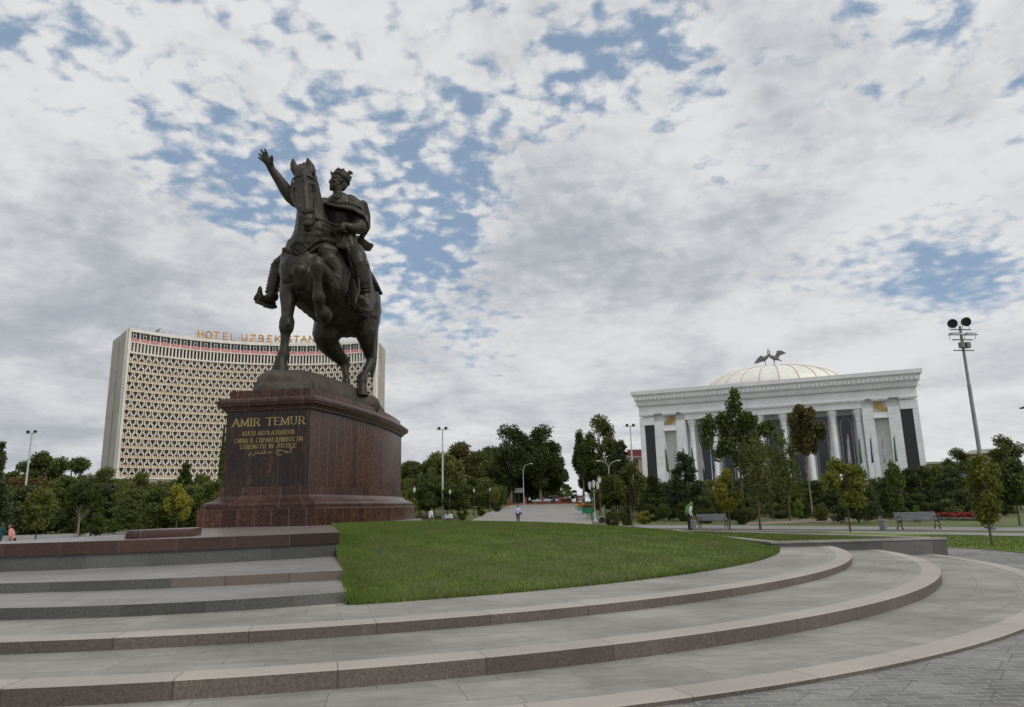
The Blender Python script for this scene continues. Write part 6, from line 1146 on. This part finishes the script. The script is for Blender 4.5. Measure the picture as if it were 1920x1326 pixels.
# cars
def car(x, Y, label, paint, rz=0.0, kind='sedan', L=4.4):
    p = D(x, 935, Y); t = local('parked_car', (p.x, Y, zg(Y)+.1), label, 'car', None, rz); W_ = 1.7
    pr = [(-L/2, .35), (-L/2, .72), (-L*.46, .80), (-L*.30, .86), (-L*.17, 1.36), (L*.15, 1.40), (L*.31, .95), (L*.47, .88), (L/2, .70), (L/2, .35)] if kind == 'sedan' else [(-L/2, .4), (-L/2, .9), (-L*.42, 1.05), (-L*.30, 1.1), (-L*.18, 1.72), (L*.40, 1.75), (L*.48, 1.1), (L/2, .9), (L/2, .4)]
    m = MB(); n = len(pr); m.add([(x_, -W_/2*(1 if z < 1 else .82), z) for x_, z in pr]+[(x_, W_/2*(1 if z < 1 else .82), z) for x_, z in pr], [tuple(range(n)), tuple(range(n, 2*n))[::-1]]+[(i, n+i, n+(i+1) % n, (i+1) % n) for i in range(n)]); m.build('body', paint, t, bevel=.06, smooth=35)
    zt = 1.34 if kind == 'sedan' else 1.66; z0 = .92 if kind == 'sedan' else 1.15
    for sy in (-1, 1):
        for a, b in ((-.24, -.02), (.0, .24)) if kind == 'sedan' else ((-.22, -.02), (.0, .2), (.22, .42)): m = MB(); m.add([(a*L+.05*(a < -.1), sy*(W_/2+.012), z0), (b*L, sy*(W_/2+.012), z0), (b*L-(.12 if b > .2 else 0), sy*(W_/2*.84+.02), zt), (a*L+(.22 if a < -.1 else 0), sy*(W_/2*.84+.02), zt)], [(0, 1, 2, 3)]); m.build('window', 'dark_glass', t)
        for wx in (-.31, .31): m = MB(); m.tube([(wx*L, sy*(W_/2-.12), .31), (wx*L, sy*(W_/2+.03), .31)], .31, 16); w_ = m.build('wheel', 'tyre', t, smooth=40); m = MB(); m.tube([(wx*L, sy*(W_/2+.02), .31), (wx*L, sy*(W_/2+.045), .31)], .18, 12); m.build('rim', 'steel', w_)
    for sx_ in (-1, 1):
        m = MB(); m.add([(sx_*L*(.2 if kind == 'sedan' else .2), 0, 0)], []); m = MB(); xx = -L*.30 if sx_ < 0 else (L*.31 if kind == 'sedan' else L*.475); xt = -L*.17 if sx_ < 0 else (L*.15 if kind == 'sedan' else L*.40)
        m.add([(xx+sx_*.04, -.7, z0), (xx+sx_*.04, .7, z0), (xt+sx_*.05, .6, zt), (xt+sx_*.05, -.6, zt)], [(0, 1, 2, 3)]); m.build('windscreen', 'dark_glass', t)
        for sy in (-.62, .62): m = MB(); m.box((sx_*(L/2), sy, .66), (.06, .3, .14)); m.build('headlight' if sx_ < 0 else 'tail_light', 'lamp_globe' if sx_ < 0 else 'lamp_red', t)
car(1014.5, 168, 'silver saloon car seen from the side, behind the brick fence', 'car_silver'); car(1035.5, 178, 'white people carrier right of the silver saloon', 'car_white', 1.1, 'van'); car(1060, 182, 'small white car above the long brick planter', 'car_white', .9); car(1087, 176, 'white van seen end-on at the right end of the brick fence', 'car_white', 1.55, 'van')
m = MB(); m.tube([(0, 0, 0), (0, 0, 3.2)], .06, 6); sg = local('road_sign', (D(973, 935, 168).x, 168, zg(168)), 'white rectangular road sign on a post before the dark trees', 'sign'); m.build('post', 'pole_grey', sg); m = MB(); m.box((0, -.08, 3.2), (2.2, .06, 1.1)); m.build('panel', 'lamp_globe', sg)
rs = local('round_sign', (D(1058, 935, 176).x, 176, zg(176)), 'round white road sign above the parked cars', 'sign'); m = MB(); m.tube([(0, 0, 0), (0, 0, 2.2)], .05, 6); m.build('post', 'pole_grey', rs); m = MB(); m.tube([(0, -.05, 2.5), (0, -.1, 2.5)], .42, 16); m.build('panel', 'lamp_globe', rs)
bs = local('blue_sign', (D(1803, 900, 92).x, 92, 0), 'small blue sign board showing between the trees at the right', 'sign'); zz = D(1803, 893, 92).z; m = MB(); m.tube([(0, 0, 0), (0, 0, zz)], .05, 6); m.build('post', 'pole_grey', bs); m = MB(); m.box((0, -.08, zz), (1.3, .06, .6)); m.build('panel', 'board_blue', bs)
# sprinkler pegs on the mound
plain('peg_green', (.02, .13, .085), .5)
for x, y in ((713, 1043), (789, 1001), (817, 988), (855, 976), (1128, 1013), (1189, 989)):
    d = pixdir(x, y); o_ = Vector((0, 0, EYE)); k = 8.0
    while k < 60 and (o_+d*k).z > hz((o_+d*k).x, (o_+d*k).y): k += .02
    p = o_+d*k; t = local('sprinkler_peg', (p.x, p.y, hz(p.x, p.y)), 'small green sprinkler peg sticking out of the mound grass', 'sprinkler', 'sprinkler pegs on the mound'); m = MB(); m.tube([(0, 0, -.05), (0, 0, .15)], .014, 8); m.build('stem', 'peg_green', t); m = MB(); m.tube([(0, 0, .145), (0, 0, .20)], .024, 8); m.build('nozzle', 'peg_green', t)
# a bird in flight at the right edge
p = D(1918, 765, 40); bd = organic('bird', [[(Vector((-.16, 0, 0)), .02), (Vector((-.06, 0, 0)), .05), (Vector((.08, 0, .0)), .055), (Vector((.15, 0, .02)), .035)], [(Vector((0, 0, .02)), .035), (Vector((-.02, -.18, .05)), .02), (Vector((-.06, -.36, .01)), .008)], [(Vector((0, 0, .02)), .035), (Vector((-.02, .18, .05)), .02), (Vector((-.06, .36, .01)), .008)]], .012, 'lamp_black', None, 1); bd.location = p; bd.rotation_euler = (0, .1, 2.6); tag(bd, 'small dark bird flying at the right edge of the sky', 'bird')

# ================================================================== PEOPLE
plain('skin', (.33, .19, .12), .55, var=.06); plain('hair_dark', (.015, .012, .01), .7); plain('shirt_white', (.62, .64, .68), .8, var=.08, scale=8); plain('shirt_blue', (.40, .50, .66), .8, var=.08, scale=8); plain('cloth_black', (.018, .018, .02), .85); plain('cloth_teal', (.015, .060, .072), .85, var=.2); plain('cloth_pink', (.62, .30, .28), .8, var=.1); plain('bag_pink', (.55, .12, .26), .6); plain('scarf_green', (.14, .24, .04), .85, var=.25, scale=12); plain('cloth_trouser', (.55, .56, .58), .85); plain('cloth_brown', (.12, .08, .06), .85)
def person(x, Y, label, top, legs, zf=None, h=1.72, pose='stand', rz=0.0, hair='hair_dark', bow=0.0, bag=None, skirt=False, sleeve=True, scarf=None, xw=None, cap=None):
    z0 = zg(Y) if zf is None else zf; px = D(x, 955, Y).x if xw is None else xw; t = local('person', (px, Y, z0), label, 'person', None, rz); k = h/1.72; V3 = lambda a, b, c: Vector((a*k, b*k, c*k))
    st = .10 if pose == 'walk' else .02; sit = pose == 'sit'; hz_ = .93 if not sit else .50
    def legp(s):
        if sit: return [(V3(s*.09, 0, .50), .085*k), (V3(s*.11, -.42, .50), .062*k), (V3(s*.11, -.44, .27), .052*k), (V3(s*.11, -.42, .08), .038*k)], [(V3(s*.11, -.42, .05), .042*k), (V3(s*.11, -.58, .035), .033*k)]
        return [(V3(s*.09, 0, .93), .088*k), (V3(s*.095, -s*st*1.2, .5), .058*k), (V3(s*.10, -s*st*.6+(.12 if s < 0 and pose == 'walk' else 0), .28), .052*k), (V3(s*.10, s*st*-1.5, .09), .036*k)], [(V3(s*.10, -s*st*1.5+.02, .045), .040*k), (V3(s*.11, -s*st*1.5-.15, .032), .032*k)]
    sh = hz_+.50; bx = -bow*.5; torso = [(V3(0, 0, hz_), .13*k), (V3(0, bx*.3, hz_+.15), .118*k), (V3(0, bx*.7, hz_+.33), .14*k), (V3(0, bx, sh-.02), .105*k)]; shl = [(V3(-.15, bx, sh-.03), .062*k), (V3(.15, bx, sh-.03), .062*k)]
    def armp(s):
        e = V3(s*.24, bx+.04, sh-.30); w = V3(s*.25, bx-.06, sh-.54)
        if sit: w = V3(s*.14, bx-.26, sh-.40)
        return [(V3(s*.17, bx, sh-.04), .056*k), (e, .043*k), (w, .030*k)], w
    nk = [(V3(0, bx, sh), .052*k), (V3(0, bx-.02-bow*.06, sh+.10), .05*k)]; hc = V3(0, bx-.03-bow*.10, sh+.20); head = [(hc+V3(0, .02, .03), .092*k), (hc+V3(0, -.02, -.03), .072*k), (hc+V3(0, -.045, -.075), .045*k)]
    face = [[(hc+V3(0, -.10, -.02), .012*k), (hc+V3(0, -.108, -.035), .014*k)], [(hc+V3(-.085, .01, -.02), .02*k)], [(hc+V3(.085, .01, -.02), .02*k)]]
    ch_ = [torso, shl, nk, head]+face; (l1, f1), (l2, f2) = legp(1), legp(-1); a1, w1 = armp(1), armp(-1); ch_ += [l1, l2, f1, f2, a1[0], w1[0]]
    for s, w in ((1, a1[1]), (-1, w1[1])):
        ch_.append([(w, .028*k), (w+V3(0, -.02, -.07), .034*k)])
        for j in range(4): ch_.append([(w+V3((j-1.5)*.018, -.025, -.09), .0105*k), (w+V3((j-1.5)*.02, -.045, -(.15+.012*(j in (1, 2)))), .009*k)])
        ch_.append([(w+V3(-s*.03, -.03, -.05), .011*k), (w+V3(-s*.045, -.06, -.10), .009*k)])
    body = organic('body', ch_, .016*k, 'skin', t, smooth=1)
    tp = [[(p, r+.018*k) for p, r in torso[0:]], [(p, r+.016*k) for p, r in shl]]
    for a in (a1[0], w1[0]): tp.append([(p, r+.017*k) for p, r in (a[:3] if sleeve else a[:2])])
    organic('shirt', tp, .018*k, top, t, smooth=2)
    if skirt: lg = [[(V3(0, 0, hz_), .16*k), (V3(0, 0, .5), .20*k), (V3(0, 0, .3), .22*k)]]
    else: lg = [[(V3(0, 0, hz_), .145*k), (V3(0, 0, hz_-.06), .13*k)], [(p, r+.02*k) for p, r in l1], [(p, r+.02*k) for p, r in l2]]
    organic('trousers' if not skirt else 'skirt', lg, .018*k, legs, t, smooth=2); organic('shoe', [[(p, r+.01*k) for p, r in f1]], .014*k, 'cloth_black', t, smooth=1); organic('shoe', [[(p, r+.01*k) for p, r in f2]], .014*k, 'cloth_black', t, smooth=1)
    organic('hair' if not scarf else 'headscarf', [[(hc+V3(0, .035, .045), .088*k), (hc+V3(0, .05, .0), .08*k)], [(hc+V3(0, -.02, .075), .068*k)]]+([[(hc+V3(0, .03, 0), .10*k), (V3(0, .05, sh-.05), .14*k), (V3(0, .06, sh-.35), .17*k)]] if scarf else []), .016*k, scarf or hair, t, smooth=2)
    if bag:
        bx_, bz_, bm, w_ = bag; m = MB(); m.box(V3(bx_, -.05, bz_), (w_*k, .14*k, .24*k)); bg_ = thing('handbag', (0, 0, 0), 'pink handbag carried low by the woman in the pale pink top' if bm == 'bag_pink' else ('dark shoulder bag at the right hip of the man in the light blue shirt' if x < 1200 else 'dark violet bag held low by the woman in the green headscarf'), 'bag'); bo = m.build('bag_body', bm, bg_, bevel=.03); m = MB(); m.tube([V3(bx_-.08, -.05, bz_+.11), V3(bx_-.04, -.05, bz_+.26), V3(bx_+.04, -.05, bz_+.26), V3(bx_+.08, -.05, bz_+.11)], .01, 5); m.build('bag_handle', bm, bg_); bg_.location = (px, Y, z0); bg_.rotation_euler = (0, 0, rz)
    return t
plain('bag_violet', (.10, .035, .09), .6)
person(971, 78, 'man in light blue shirt and dark trousers walking away across the square', 'shirt_blue', 'cloth_black', h=1.74, pose='walk', rz=math.pi, bag=(-.24, .92, 'cloth_black', .26))
person(1290, 46, 'woman in green headscarf and white sleeves standing beside the middle bench', 'shirt_white', 'cloth_black', h=1.64, rz=1.3, bow=.35, scarf='scarf_green', bag=(-.05, .74, 'bag_violet', .24))
person(8, 50, 'person in dark teal suit and cap walking away at the far left edge', 'cloth_teal', 'cloth_teal', zf=-.22, h=1.50, pose='walk', rz=math.pi, hair='cloth_teal')
person(31, 34, 'woman in pale pink top and white vest beside the terrace at the far left', 'cloth_pink', 'cloth_black', zf=-.15, h=1.50, rz=-1.2, bow=.25, skirt=True, sleeve=False, bag=(-.1, .50, 'bag_pink', .42))
person(807, 62, 'person in a white shirt seen from behind, half hidden by the mound', 'shirt_white', 'cloth_brown', h=1.66, rz=2.4, pose='walk', bow=.15)
person(844, 86, 'person in white sitting low at the square edge beyond the mound', 'shirt_white', 'cloth_brown', zf=-.1, pose='sit', rz=.3, h=1.7, bow=.3)
person(837, 88, 'second sitting person in pale grey left of the one in white', 'cloth_trouser', 'cloth_brown', zf=-.1, pose='sit', rz=-.6, h=1.6, bow=.2)
person(1102, 112, 'seated person in a white shirt between the flower hoops', 'shirt_white', 'cloth_black', pose='sit', rz=-1.3, h=1.7)
person(1851, 37.5, 'person in white trousers half hidden behind the yellow-green tree at the right', 'cloth_brown', 'cloth_trouser', h=1.7, rz=.3)
person(993.5, 166, 'tiny person in white beyond the far brick fence', 'shirt_white', 'cloth_black', h=1.7)
